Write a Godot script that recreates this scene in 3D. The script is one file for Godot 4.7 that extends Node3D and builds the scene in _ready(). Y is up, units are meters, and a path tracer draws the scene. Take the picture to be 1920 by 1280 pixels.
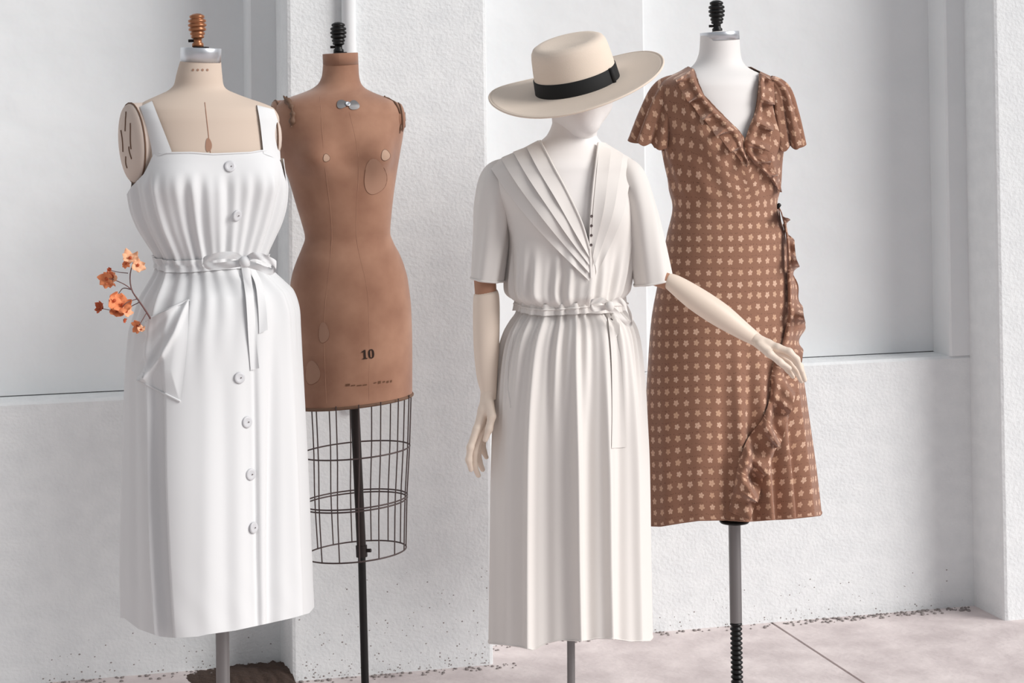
extends Node3D
# Four dressed stands in front of a white plastered wall with pillars, lit by a wide soft sun from the right under an overcast sky.

const F := 4000.0          # focal length in pixels of the 1920 x 1280 frame
const PITCH := 0.03
const ROLL := -0.0114
const HORIZON := 140.0     # row of the eye level at the middle column
const EYE := 1.72
const TURN := 15.0         # how far the wall is turned from the picture plane, degrees

var cam_basis: Basis
var cam_pos := Vector3(0, EYE, 0)
var pp_row := 0.0
var origin := Vector3.ZERO
var wall_basis: Basis
var M := {}
var taken := {}

# ------------------------------------------------------------------ camera geometry
func ray(px: float, py: float) -> Vector3:
	return cam_basis * Vector3((px - 960.0) / F, -(py - pp_row) / F, -1.0)

func at(px: float, py: float, depth: float) -> Vector3:
	var d := ray(px, py)
	return cam_pos + d * (depth / -d.z)

func on_floor(px: float, py: float) -> Vector3:
	var d := ray(px, py)
	return cam_pos + d * (-cam_pos.y / d.y)

func project(p: Vector3) -> Vector2:
	var q := cam_basis.inverse() * (p - cam_pos)
	return Vector2(960.0 + F * q.x / -q.z, pp_row - F * q.y / -q.z)

func to_wall(p: Vector3) -> Vector3:      # (along the wall, height, out of the wall)
	return wall_basis.inverse() * (p - origin)

# ------------------------------------------------------------------ small helpers
func numbered(called: String) -> String:
	if not taken.has(called):
		taken[called] = 0
		return called
	taken[called] += 1
	return "%s_%03d" % [called, taken[called]]

func thing(called: String, label: String, category: String, where: Vector3, group := "") -> Node3D:
	var o := Node3D.new()
	o.name = numbered(called)
	add_child(o)
	o.position = where
	o.set_meta("label", label)
	o.set_meta("category", category)
	if group != "":
		o.set_meta("group", group)
	return o

func new_st() -> SurfaceTool:
	var st := SurfaceTool.new()
	st.begin(Mesh.PRIMITIVE_TRIANGLES)
	return st

var counts := {}
func commit(st: SurfaceTool, called: String, mat: Material, parent: Node, normals := true) -> MeshInstance3D:
	if normals:
		st.generate_normals()
	st.index()
	var mi := MeshInstance3D.new()
	mi.mesh = st.commit()
	mi.material_override = mat
	mi.name = called
	parent.add_child(mi, true)
	# shapes are written in world positions; a part of a thing keeps them there
	if parent is Node3D and parent != self:
		mi.transform = (parent as Node3D).global_transform.affine_inverse() if parent.is_inside_tree() else Transform3D.IDENTITY
	return mi

func structure(mi: Node3D) -> Node3D:
	mi.set_meta("kind", "structure")
	return mi

func sm(st: SurfaceTool, smooth: bool) -> void:
	st.set_smooth_group(0 if smooth else -1)

# grid of points [row][column] as a smooth sheet; uv in metres along the sheet
func sheet(st: SurfaceTool, g: Array, closed := false, flip := false) -> void:
	sm(st, true)
	var nr := g.size()
	var nc: int = g[0].size()
	var mid := nc / 2
	var uv := []
	var vy := 0.0
	for i in nr:
		var row: Array = g[i]
		var l := PackedVector2Array()
		l.resize(nc)
		if i > 0:
			vy += (g[i][mid] as Vector3).distance_to(g[i - 1][mid])
		var acc := 0.0
		l[mid] = Vector2(0, vy)
		for j in range(mid + 1, nc):
			acc += (row[j] as Vector3).distance_to(row[j - 1])
			l[j] = Vector2(acc, vy)
		acc = 0.0
		for j in range(mid - 1, -1, -1):
			acc -= (row[j] as Vector3).distance_to(row[j + 1])
			l[j] = Vector2(acc, vy)
		uv.append(l)
	for i in nr - 1:
		for j in nc - 1:
			var q := [[i, j], [i, j + 1], [i + 1, j + 1], [i + 1, j]]
			for k in ([0, 2, 1, 0, 3, 2] if flip else [0, 1, 2, 0, 2, 3]):
				st.set_uv(uv[q[k][0]][q[k][1]])
				st.add_vertex(g[q[k][0]][q[k][1]])

func fan(st: SurfaceTool, ring: Array, centre: Vector3, flip := false) -> void:
	sm(st, false)
	for j in ring.size() - 1:
		var t := [centre, ring[j], ring[j + 1]]
		if flip:
			t = [centre, ring[j + 1], ring[j]]
		for p in t:
			st.set_uv(Vector2(p.x, p.z))
			st.add_vertex(p)

# turned body: profile of (radius, height) from the bottom to the top
func lathe(st: SurfaceTool, prof: Array, tr: Transform3D, n := 32, smooth := true) -> void:
	var g := []
	for i in range(prof.size() - 1, -1, -1):
		var row := []
		for j in n + 1:
			var a := TAU * j / n
			row.append(tr * Vector3(prof[i][0] * sin(a), prof[i][1], prof[i][0] * cos(a)))
		g.append(row)
	if smooth:
		sheet(st, g)
	else:
		for i in g.size() - 1:
			sheet(st, [g[i], g[i + 1]])
			# separate rings keep their edges

func tube(st: SurfaceTool, path: Array, radius, n := 8, caps := true) -> void:
	var g := []
	var side := Vector3.ZERO
	for i in path.size():
		var t: Vector3 = (path[mini(i + 1, path.size() - 1)] - path[maxi(i - 1, 0)]).normalized()
		if side == Vector3.ZERO:
			side = t.cross(Vector3(0.31, 0.17, 0.93)).normalized()
		side = (side - t * side.dot(t)).normalized()
		var other := t.cross(side)
		var r: float = radius[i] if radius is Array else radius
		var row := []
		for j in n + 1:
			var a := TAU * j / n
			row.append(path[i] + side * cos(a) * r + other * sin(a) * r)
		g.append(row)
	sheet(st, g, true, true)
	if caps:
		fan(st, g[0], path[0], true)
		fan(st, g[-1], path[-1], false)

# sleeve or limb: path in space, half width in the picture plane and half depth
func sweep(path: Array, wide: Array, deep: Array, n: int, steps: int, ripple = null) -> Array:
	var g := []
	var m := path.size()
	for i in steps + 1:
		var t := float(i) / steps * (m - 1)
		var c := spline(path, t)
		var d: Vector3 = (spline(path, minf(t + 0.05, m - 1)) - spline(path, maxf(t - 0.05, 0))).normalized()
		var x := d.cross(Vector3(0, 0, 1)).normalized()
		var z := x.cross(d).normalized()
		var w := fspline(wide, t)
		var e := fspline(deep, t)
		var row := []
		for j in n + 1:
			var a := TAU * j / n
			var r := 0.0
			if ripple != null:
				r = ripple.call(a, float(i) / steps)
			row.append(c + x * cos(a) * (w + r) + z * sin(a) * (e + r))
		g.append(row)
	return g

func spline(p: Array, t: float) -> Vector3:
	var i := clampi(int(t), 0, p.size() - 2)
	var f := t - i
	var a: Vector3 = p[maxi(i - 1, 0)]
	var d: Vector3 = p[mini(i + 2, p.size() - 1)]
	return (p[i] as Vector3).cubic_interpolate(p[i + 1], a, d, f)

func fspline(p: Array, t: float) -> float:
	var i := clampi(int(t), 0, p.size() - 2)
	return cubic_interpolate(p[i], p[i + 1], p[maxi(i - 1, 0)], p[mini(i + 2, p.size() - 1)], t - i)

func poly(pts: Array, x: float) -> float:
	if x <= pts[0][0]:
		return pts[0][1]
	for i in pts.size() - 1:
		if x <= pts[i + 1][0]:
			return lerpf(pts[i][1], pts[i + 1][1], (x - pts[i][0]) / maxf(pts[i + 1][0] - pts[i][0], 1e-6))
	return pts[-1][1]

func poly2(pts: Array, t: float) -> Vector2:        # point along a polyline of (px, py), smooth, t 0..1
	var u := t * (pts.size() - 1)
	var i := clampi(int(u), 0, pts.size() - 2)
	var a: Vector2 = pts[maxi(i - 1, 0)]
	var d: Vector2 = pts[mini(i + 2, pts.size() - 1)]
	return (pts[i] as Vector2).cubic_interpolate(pts[i + 1], a, d, u - i)

# extrude a polygon of (x, y) points along z in the wall's axes (or any transform)
func prism(st: SurfaceTool, pts: Array, z0: float, z1: float, tr: Transform3D) -> void:
	sm(st, false)
	var n := pts.size()
	var area := 0.0
	for i in n:
		area += pts[i].x * pts[(i + 1) % n].y - pts[(i + 1) % n].x * pts[i].y
	var p := pts.duplicate()
	if area > 0:
		p.reverse()
	for i in n:
		var a: Vector2 = p[i]
		var b: Vector2 = p[(i + 1) % n]
		for v in [[a, z1], [b, z1], [b, z0], [a, z1], [b, z0], [a, z0]]:
			st.add_vertex(tr * Vector3(v[0].x, v[0].y, v[1]))
	var tri := Geometry2D.triangulate_polygon(PackedVector2Array(p))
	for k in range(0, tri.size(), 3):
		var t := [p[tri[k]], p[tri[k + 1]], p[tri[k + 2]]]
		var ar: float = (t[1] - t[0]).cross(t[2] - t[0])
		if ar > 0:
			t.reverse()
		for v in t:
			st.add_vertex(tr * Vector3(v.x, v.y, z1))
		t.reverse()
		for v in t:
			st.add_vertex(tr * Vector3(v.x, v.y, z0))

func box(st: SurfaceTool, a: Vector3, b: Vector3, tr: Transform3D) -> void:
	prism(st, [Vector2(a.x, a.y), Vector2(b.x, a.y), Vector2(b.x, b.y), Vector2(a.x, b.y)], a.z, b.z, tr)

func wall_tr() -> Transform3D:
	return Transform3D(wall_basis, origin)

# ------------------------------------------------------------------ round bodies built from rows
class Loft:
	var y0 := 0.0
	var y1 := 1.0
	var n := 400
	var c := PackedFloat32Array()
	var w := PackedFloat32Array()
	var r := PackedFloat32Array()
	var zo := PackedFloat32Array()
	var psi := 0.0
	var depth := 5.0
	var tilt_top := 0.0
	var tilt_low := 0.0
	var disp = null

	func at(alpha: float, y: float, off := 0.0) -> Vector3:
		var t := clampf((y - y0) / (y1 - y0), 0.0, 1.0) * (n - 1)
		var i := mini(int(t), n - 2)
		var f := t - i
		var cx := lerpf(c[i], c[i + 1], f)
		var ww := lerpf(w[i], w[i + 1], f)
		var rr := lerpf(r[i], r[i + 1], f)
		var zz := lerpf(zo[i], zo[i + 1], f)
		var cp := cos(psi)
		var sp := sin(psi)
		var a := ww / sqrt(cp * cp + rr * rr * sp * sp)
		var b := a * rr
		var ph := alpha - psi
		var s := sin(ph)
		var k := cos(ph)
		var d := off
		if disp != null:
			d += disp.call(alpha, y)
		var nx := s * b
		var nz := k * a
		var l := sqrt(nx * nx + nz * nz)
		var lx := a * s + nx / l * d
		var lz := b * k + nz / l * d
		var x := lx * cp + lz * sp
		var z := -lx * sp + lz * cp
		var h := lerpf(tilt_low, tilt_top, (y - y0) / (y1 - y0))
		return Vector3(cx + x, y + h * x, -depth + zz + z)

	func normal(alpha: float, y: float) -> Vector3:
		var e := 0.01
		var du := at(alpha + e, y) - at(alpha - e, y)
		var dv := at(alpha, y + 0.004) - at(alpha, y - 0.004)
		return du.cross(dv).normalized()

# rows: [row in the photograph, left px, right px, depth ratio, forward shift]
func loft(rows: Array, depth: float, psi_deg: float, disp = null) -> Loft:
	var l := Loft.new()
	l.depth = depth
	l.psi = deg_to_rad(psi_deg)
	l.disp = disp
	var px := F / depth
	var ys := []
	for q in rows:
		var mid: float = (q[1] + q[2]) * 0.5
		var p := at(mid, q[0], depth)
		ys.append([p.y, p.x, (q[2] - q[1]) * 0.5 / px, q[3], q[4] if q.size() > 4 else 0.0])
	ys.reverse()
	l.y0 = ys[0][0]
	l.y1 = ys[-1][0]
	for k in l.n:
		var y := lerpf(l.y0, l.y1, float(k) / (l.n - 1))
		var i := 0
		while i < ys.size() - 2 and y > ys[i + 1][0]:
			i += 1
		var f: float = (y - ys[i][0]) / (ys[i + 1][0] - ys[i][0])
		var v := [0.0, 0.0, 0.0, 0.0, 0.0]
		for m in range(1, 5):
			# cubic with limited slopes, no overshoot
			var h: float = ys[i + 1][0] - ys[i][0]
			var s: float = (ys[i + 1][m] - ys[i][m]) / h
			var s0 := s
			var s1 := s
			if i > 0:
				s0 = (ys[i][m] - ys[i - 1][m]) / (ys[i][0] - ys[i - 1][0])
			if i < ys.size() - 2:
				s1 = (ys[i + 2][m] - ys[i + 1][m]) / (ys[i + 2][0] - ys[i + 1][0])
			var m0 := 0.0 if s0 * s <= 0.0 else 2.0 * s0 * s / (s0 + s)
			var m1 := 0.0 if s1 * s <= 0.0 else 2.0 * s1 * s / (s1 + s)
			if i == 0:
				m0 = s
			if i == ys.size() - 2:
				m1 = s
			var f2 := f * f
			var f3 := f2 * f
			v[m] = (2 * f3 - 3 * f2 + 1) * ys[i][m] + (f3 - 2 * f2 + f) * h * m0 + (-2 * f3 + 3 * f2) * ys[i + 1][m] + (f3 - f2) * h * m1
		l.c.append(v[1])
		l.w.append(v[2])
		l.r.append(v[3])
		l.zo.append(v[4])
	return l

# the point of the loft's camera side that the pixel looks at: [point, alpha, y]
func on(l: Loft, px: float, py: float, off := 0.0) -> Array:
	var y := at(px, py, l.depth - 0.1).y
	var alpha := 0.0
	var scale := F / l.depth
	var p := Vector3.ZERO
	for k in 14:
		p = l.at(alpha, y, off)
		var q := project(p)
		var i := clampi(int((y - l.y0) / (l.y1 - l.y0) * (l.n - 1)), 0, l.n - 1)
		alpha = clampf(alpha + 0.8 * (px - q.x) / (scale * l.w[i] * maxf(cos(alpha), 0.25)), -1.5, 1.5)
		y = clampf(y + 0.9 * (q.y - py) / scale, l.y0, l.y1)
	return [p, alpha, y]

# rows of points between a top line and a bottom line
func cloth(l: Loft, nu: int, nv: int, top: Callable, bottom: Callable, off := 0.0, a0 := -PI, a1 := PI) -> Array:
	var g := []
	var yt := []
	var yb := []
	for j in nu + 1:
		var al := lerpf(a0, a1, float(j) / nu)
		yt.append(top.call(al))
		yb.append(bottom.call(al))
	for i in nv + 1:
		var row := []
		for j in nu + 1:
			var al := lerpf(a0, a1, float(j) / nu)
			row.append(l.at(al, lerpf(yt[j], yb[j], float(i) / nv), off))
		g.append(row)
	return g

# y where a column going up from y_from meets the line py = top(px) of the front; the back stops at y_back
func meet_top(l: Loft, line: Array, y_from: float, y_max: float, y_back: float) -> Callable:
	return func(al: float) -> float:
		var w := wrapf(al, -PI, PI)
		if absf(w) > PI * 0.5:
			return y_back
		var y := y_from
		while y < y_max:
			var q := project(l.at(w, y))
			if q.y <= poly(line, q.x):
				break
			y += 0.0015
		return minf(y, y_max)

func meet_hem(l: Loft, line: Array, y_start: float) -> Callable:
	return func(al: float) -> float:
		var w := wrapf(al, -PI, PI)
		if absf(w) > PI * 0.5:
			w = signf(w) * (PI - absf(w))
		var y := y_start
		for k in 6:
			var q := project(l.at(w, y))
			y += (q.y - poly(line, q.x)) / (F / l.depth)
		return y

func flat_y(y: float) -> Callable:
	return func(_al: float) -> float: return y

func row_y(l: Loft, px: float, py: float) -> float:
	return at(px, py, l.depth).y

func solid(st: SurfaceTool, l: Loft, nu: int, nv: int, top := true, low := true) -> void:
	var g := cloth(l, nu, nv, flat_y(l.y1), flat_y(l.y0))
	sheet(st, g)
	if top:
		var c := Vector3.ZERO
		for p in g[0]:
			c += p / g[0].size()
		fan(st, g[0], c, true)
	if low:
		var c2 := Vector3.ZERO
		for p in g[-1]:
			c2 += p / g[-1].size()
		fan(st, g[-1], c2, false)

# ribbon lying on a loft along a px path with a left and a right edge
func ribbon(l: Loft, left: Array, right: Array, n: int, across: int, off: Callable) -> Array:
	var g := []
	for i in n + 1:
		var t := float(i) / n
		var a := poly2(left, t)
		var b := poly2(right, t)
		var row := []
		for j in across + 1:
			var s := float(j) / across
			var p := a.lerp(b, s)
			row.append(on(l, p.x, p.y, off.call(t, s))[0])
		g.append(row)
	return g

func bump(x: float) -> float:
	return exp(-x * x)

# ------------------------------------------------------------------ blobs from bones (surface nets)
func blob(st: SurfaceTool, bones: Array, cell: float, k: float) -> void:
	var lo := Vector3.INF
	var hi := -Vector3.INF
	for b in bones:
		for e in 2:
			var r: Vector3 = Vector3.ONE * (b[2 + e] + cell * 2.0)
			lo = lo.min(b[e] - r)
			hi = hi.max(b[e] + r)
	var nx := int((hi.x - lo.x) / cell) + 2
	var ny := int((hi.y - lo.y) / cell) + 2
	var nz := int((hi.z - lo.z) / cell) + 2
	var f := PackedFloat32Array()
	f.resize(nx * ny * nz)
	f.fill(1.0)
	var reach := k + cell * 3.0
	for b in bones:
		var a: Vector3 = b[0]
		var ab: Vector3 = b[1] - b[0]
		var ll := maxf(ab.length_squared(), 1e-9)
		var rm := Vector3.ONE * (maxf(b[2], b[3]) + reach)
		var i0 := Vector3i(((a.min(b[1]) - rm - lo) / cell).max(Vector3.ZERO))
		var i1 := Vector3i(((a.max(b[1]) + rm - lo) / cell).min(Vector3(nx - 1, ny - 1, nz - 1)))
		for iz in range(i0.z, i1.z + 1):
			for iy in range(i0.y, i1.y + 1):
				for ix in range(i0.x, i1.x + 1):
					var p := lo + Vector3(ix, iy, iz) * cell
					var t := clampf((p - a).dot(ab) / ll, 0.0, 1.0)
					var d := (p - a - ab * t).length() - lerpf(b[2], b[3], t)
					var at_i := (iz * ny + iy) * nx + ix
					var o := f[at_i]
					var h := maxf(k - absf(o - d), 0.0) / k
					f[at_i] = minf(o, d) - h * h * k * 0.25
	var ids := {}
	var pts := []
	for iz in nz - 1:
		for iy in ny - 1:
			for ix in nx - 1:
				var base := (iz * ny + iy) * nx + ix
				var s := Vector3.ZERO
				var m := 0
				var v := [f[base], f[base + 1], f[base + nx], f[base + nx + 1], f[base + nx * ny], f[base + nx * ny + 1], f[base + nx * ny + nx], f[base + nx * ny + nx + 1]]
				var neg := 0
				for q in 8:
					if v[q] < 0.0:
						neg += 1
				if neg == 0 or neg == 8:
					continue
				for e in [[0, 1], [2, 3], [4, 5], [6, 7], [0, 2], [1, 3], [4, 6], [5, 7], [0, 4], [1, 5], [2, 6], [3, 7]]:
					if (v[e[0]] < 0.0) != (v[e[1]] < 0.0):
						var t: float = v[e[0]] / (v[e[0]] - v[e[1]])
						var pa := Vector3(e[0] & 1, (e[0] >> 1) & 1, e[0] >> 2)
						var pb := Vector3(e[1] & 1, (e[1] >> 1) & 1, e[1] >> 2)
						s += pa.lerp(pb, t)
						m += 1
				ids[base] = pts.size()
				pts.append(lo + (Vector3(ix, iy, iz) + s / m) * cell)
	sm(st, true)
	var step := [1, nx, nx * ny]
	for base in ids:
		for ax in 3:
			var other: int = base + step[ax]
			if other >= f.size() or (f[base] < 0.0) == (f[other] < 0.0):
				continue
			var u: int = step[(ax + 1) % 3]
			var w: int = step[(ax + 2) % 3]
			if not (ids.has(base - u) and ids.has(base - w) and ids.has(base - u - w)):
				continue
			var q := [pts[ids[base]], pts[ids[base - u]], pts[ids[base - u - w]], pts[ids[base - w]]]
			if f[base] < 0.0:
				q.reverse()
			for i in [0, 1, 2, 0, 2, 3]:
				st.set_uv(Vector2(q[i].x, q[i].y))
				st.add_vertex(q[i])

# ------------------------------------------------------------------ materials
func noise_image(size: int, freq: float, kind: int, octaves: int, seed_v: int, lo := 0.0, hi := 1.0) -> Image:
	var nz := FastNoiseLite.new()
	nz.seed = seed_v
	nz.noise_type = kind
	nz.frequency = freq
	nz.fractal_octaves = octaves
	var im := nz.get_seamless_image(size, size)
	im.convert(Image.FORMAT_L8)
	if lo != 0.0 or hi != 1.0:
		for y in size:
			for x in size:
				var v := im.get_pixel(x, y).r
				v = smoothstep(lo, hi, v)
				im.set_pixel(x, y, Color(v, v, v))
	return im

func tinted(im: Image, a: Color, b: Color) -> ImageTexture:
	var o := Image.create(im.get_width(), im.get_height(), false, Image.FORMAT_RGB8)
	for y in im.get_height():
		for x in im.get_width():
			o.set_pixel(x, y, a.lerp(b, im.get_pixel(x, y).r))
	return ImageTexture.create_from_image(o)

func mat(color: Color, rough := 0.8, metal := 0.0) -> StandardMaterial3D:
	var m := StandardMaterial3D.new()
	m.albedo_color = color
	m.roughness = rough
	m.metallic = metal
	m.cull_mode = BaseMaterial3D.CULL_DISABLED
	return m

func relief(m: StandardMaterial3D, im: Image, cm: float) -> void:
	m.heightmap_enabled = true
	m.heightmap_texture = ImageTexture.create_from_image(im)
	m.heightmap_scale = cm

func bumpy(m: StandardMaterial3D, im: Image, strength: float) -> void:
	var n := im.duplicate() as Image
	n.convert(Image.FORMAT_RGBA8)
	n.bump_map_to_normal_map(strength)
	m.normal_enabled = true
	m.normal_texture = ImageTexture.create_from_image(n)
	m.normal_scale = 1.0

func world_mapped(m: StandardMaterial3D, metres: float) -> void:
	m.uv1_triplanar = true
	m.uv1_world_triplanar = true
	m.uv1_scale = Vector3.ONE / metres

func weave_image(n: int) -> Image:
	var im := Image.create(n, n, false, Image.FORMAT_L8)
	var rng := RandomNumberGenerator.new()
	rng.seed = 5
	for y in n:
		for x in n:
			var over := (int(x / 4) + int(y / 4)) % 2 == 0
			var v := sin(PI * (fmod(y, 4.0) + 0.5) / 4.0) if over else sin(PI * (fmod(x, 4.0) + 0.5) / 4.0)
			v = 0.55 * v + rng.randf() * 0.45
			im.set_pixel(x, y, Color(v, v, v))
	return im

func print_image() -> Image:                     # the small pale flowers on the brown wrap dress
	var n := 512
	var cells := 4
	var c := n / cells
	var im := Image.create(n, n, false, Image.FORMAT_RGB8)
	var rng := RandomNumberGenerator.new()
	rng.seed = 11
	var ground := Color(0.575, 0.41, 0.325)
	for y in n:
		for x in n:
			var s := rng.randf_range(-0.025, 0.025)
			im.set_pixel(x, y, Color(ground.r + s, ground.g + s, ground.b + s))
	for gy in cells:
		for gx in cells:
			var o := Vector2((gx + 0.5) * c, (gy + 0.5) * c) + Vector2(rng.randf_range(-6, 6), rng.randf_range(-6, 6))
			var turn := rng.randf() * TAU
			var big := c * rng.randf_range(0.235, 0.285)
			var tone := Color(0.85, 0.71, 0.62).lerp(Color(0.78, 0.62, 0.51), rng.randf())
			for yy in range(-c / 2, c / 2):
				for xx in range(-c / 2, c / 2):
					var p := Vector2(xx, yy)
					var reach := big * (0.62 + 0.44 * absf(cos(2.5 * (p.angle() + turn))))
					if p.length() < reach:
						var t := tone if p.length() > big * 0.13 else Color(0.74, 0.56, 0.44)
						im.set_pixel(posmod(int(o.x) + xx, n), posmod(int(o.y) + yy, n), t)
			for leaf in 5:                        # dark sprig flecks between the flowers
				var q := Vector2((gx + rng.randf()) * c, (gy + 0.02 + 0.1 * rng.randf()) * c)
				var dark := Color(0.36, 0.23, 0.17)
				for yy in range(-4, 5):
					for xx in range(-4, 5):
						if Vector2(xx, yy * 1.7).length() < 4.5:
							im.set_pixel(posmod(int(q.x) + xx, n), posmod(int(q.y) + yy, n), dark)
	return im

func make_materials() -> void:
	var grain := noise_image(512, 0.05, FastNoiseLite.TYPE_SIMPLEX_SMOOTH, 4, 3)
	var mottled := noise_image(512, 0.008, FastNoiseLite.TYPE_SIMPLEX_SMOOTH, 5, 8)
	var lumps := noise_image(512, 0.045, FastNoiseLite.TYPE_CELLULAR, 2, 21)
	var st := mat(Color(1, 1, 1), 0.9)
	st.albedo_texture = tinted(mottled, Color(0.89, 0.90, 0.905), Color(0.93, 0.938, 0.94))
	bumpy(st, grain, 1.9)
	world_mapped(st, 0.36)
	M.stucco = st
	var pl := mat(Color(1, 1, 1), 0.85)
	pl.albedo_texture = tinted(mottled, Color(0.895, 0.905, 0.91), Color(0.92, 0.928, 0.932))
	bumpy(pl, mottled, 1.6)
	world_mapped(pl, 1.1)
	M.plaster = pl
	var fl := mat(Color(1, 1, 1), 0.75)
	fl.albedo_texture = tinted(mottled, Color(0.80, 0.75, 0.745), Color(0.93, 0.885, 0.875))
	bumpy(fl, grain, 0.8)
	world_mapped(fl, 0.9)
	M.floor = fl
	M.subfloor = mat(Color(0.28, 0.25, 0.24), 1.0)
	M.soil = mat(Color(0.30, 0.235, 0.20), 1.0)
	bumpy(M.soil, lumps, 6.0)
	world_mapped(M.soil, 0.25)
	M.chip = mat(Color(0.58, 0.55, 0.54), 1.0)
	M.added_wall = mat(Color(0.62, 0.62, 0.62), 0.9)  # grey of the unseen wall added to cut sky light
	M.frame = mat(Color(0.35, 0.35, 0.36), 0.5, 0.3)
	var weave := weave_image(64)
	var wv := func(m: StandardMaterial3D, cm: float, metres: float) -> void:
		relief(m, weave, cm)
		m.uv1_scale = Vector3(1.0 / metres, 1.0 / metres, 1)
	M.linen_cream = mat(Color(0.81, 0.74, 0.68), 0.9)
	M.linen_brown = mat(Color(1, 1, 1), 0.85)
	M.linen_brown.albedo_texture = tinted(mottled, Color(0.545, 0.38, 0.295), Color(0.66, 0.495, 0.40))
	M.linen_brown.rim_enabled = true
	M.linen_brown.rim = 0.6
	M.linen_brown.rim_tint = 0.3
	M.linen_brown.uv1_scale = Vector3(1.6, 1.6, 1)
	M.worn = mat(Color(0.72, 0.60, 0.52), 0.9)
	M.plate = mat(Color(0.82, 0.755, 0.71), 0.9)
	M.patch = mat(Color(0.635, 0.49, 0.41), 0.9)
	M.patch_edge = mat(Color(0.50, 0.35, 0.28), 0.9)
	M.leather = mat(Color(0.42, 0.31, 0.24), 0.7)
	M.print_dark = mat(Color(0.16, 0.09, 0.06), 0.9)
	M.print_faint = mat(Color(0.40, 0.27, 0.19), 0.9)
	M.form_white = mat(Color(0.91, 0.895, 0.885), 0.6)
	M.skin_white = mat(Color(0.935, 0.92, 0.91), 0.55)
	M.silver = mat(Color(0.82, 0.83, 0.85), 0.35, 0.85)
	M.black_metal = mat(Color(0.055, 0.05, 0.05), 0.4, 0.3)
	M.dark_metal = mat(Color(0.16, 0.13, 0.125), 0.45, 0.5)
	M.steel = mat(Color(0.52, 0.51, 0.51), 0.4, 0.7)
	M.wire = mat(Color(0.33, 0.28, 0.275), 0.5, 0.5)
	M.copper = mat(Color(0.62, 0.41, 0.28), 0.3, 0.55)
	M.wood_arm = mat(Color(0.92, 0.85, 0.785), 0.5)
	M.wood_joint = mat(Color(0.68, 0.50, 0.40), 0.6)
	M.cotton = mat(Color(0.87, 0.872, 0.875), 0.95)
	M.cotton.backlight = Color(0.25, 0.25, 0.25)
	M.cotton.rim_enabled = true
	M.cotton.rim = 0.2
	M.cream = mat(Color(0.89, 0.87, 0.852), 0.9)
	M.cream.backlight = Color(0.75, 0.725, 0.70)
	M.cream.rim_enabled = true
	M.cream.rim = 0.2
	M.button = mat(Color(0.80, 0.80, 0.81), 0.4)
	var pr := mat(Color(1, 1, 1), 0.9)
	pr.albedo_texture = ImageTexture.create_from_image(print_image())
	pr.uv1_scale = Vector3(1.0 / (0.0285 * 4), 1.0 / (0.0305 * 4), 1)
	pr.backlight = Color(0.15, 0.15, 0.15)
	pr.rim_enabled = true
	pr.rim = 0.5
	pr.rim_tint = 0.4
	M.print = pr
	M.straw = mat(Color(0.92, 0.855, 0.79), 0.85)
	M.straw.backlight = Color(0.12, 0.11, 0.1)
	wv.call(M.straw, 0.06, 0.03)
	M.band = mat(Color(0.035, 0.035, 0.04), 0.75)
	M.petal = mat(Color(0.90, 0.56, 0.38), 0.8)
	M.petal.backlight = Color(0.3, 0.2, 0.15)
	M.petal_pale = mat(Color(0.93, 0.70, 0.55), 0.8)
	M.petal_pale.backlight = Color(0.3, 0.2, 0.15)
	M.bud = mat(Color(0.70, 0.32, 0.18), 0.8)
	M.stem = mat(Color(0.45, 0.33, 0.32), 0.8)

# ------------------------------------------------------------------ scene
func _ready() -> void:
	set_camera_and_light()
	make_materials()
	build_setting()
	build_cream_form()
	build_brown_form()
	build_mannequin()
	build_white_form()

func set_camera_and_light() -> void:
	cam_basis = Basis.from_euler(Vector3(PITCH, 0, ROLL))
	pp_row = HORIZON - F * tan(PITCH)
	var cam := Camera3D.new()
	cam.name = "camera"
	cam.projection = Camera3D.PROJECTION_FRUSTUM
	cam.near = 0.05
	cam.far = 60.0
	cam.size = 1280.0 / F * cam.near
	cam.frustum_offset = Vector2(0, -(640.0 - pp_row) / F * cam.near)
	cam.position = cam_pos
	cam.basis = cam_basis
	add_child(cam)
	cam.current = true
	var env := Environment.new()
	var sky := Sky.new()
	var sm_ := ProceduralSkyMaterial.new()      # an even overcast sky
	sm_.sky_top_color = Color(0.86, 0.88, 0.91)
	sm_.sky_horizon_color = Color(0.90, 0.91, 0.925)
	sm_.ground_horizon_color = Color(0.62, 0.61, 0.60)
	sm_.ground_bottom_color = Color(0.52, 0.51, 0.50)
	sm_.sky_energy_multiplier = 1.0
	sky.sky_material = sm_
	env.background_mode = Environment.BG_SKY
	env.sky = sky
	env.background_energy_multiplier = 1.1
	env.ambient_light_source = Environment.AMBIENT_SOURCE_SKY
	env.tonemap_mode = Environment.TONE_MAPPER_LINEAR
	env.tonemap_exposure = 0.465
	env.sdfgi_enabled = true
	env.ssao_enabled = true
	env.ssil_enabled = true
	# the veiled sun, high on the right and a little behind the camera: a wide soft source
	var sun := DirectionalLight3D.new()
	sun.name = "sun"
	add_child(sun)
	var az := deg_to_rad(66.0)
	var el := deg_to_rad(27.0)
	var from := Vector3(sin(az) * cos(el), sin(el), cos(az) * cos(el))
	sun.look_at_from_position(from * 10.0, Vector3.ZERO, Vector3.UP)
	sun.light_energy = 2.1
	sun.light_color = Color(1.0, 0.99, 0.98)
	sun.light_angular_distance = 34.0
	sun.shadow_enabled = true
	sun.sky_mode = DirectionalLight3D.SKY_MODE_LIGHT_ONLY
	var we := WorldEnvironment.new()
	we.name = "world_environment"
	we.environment = env
	add_child(we)

# ------------------------------------------------------------------ the place
const NICHE := 0.12
const PILLAR := 0.20
const SILL := 0.80
const TOP := 3.3

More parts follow.
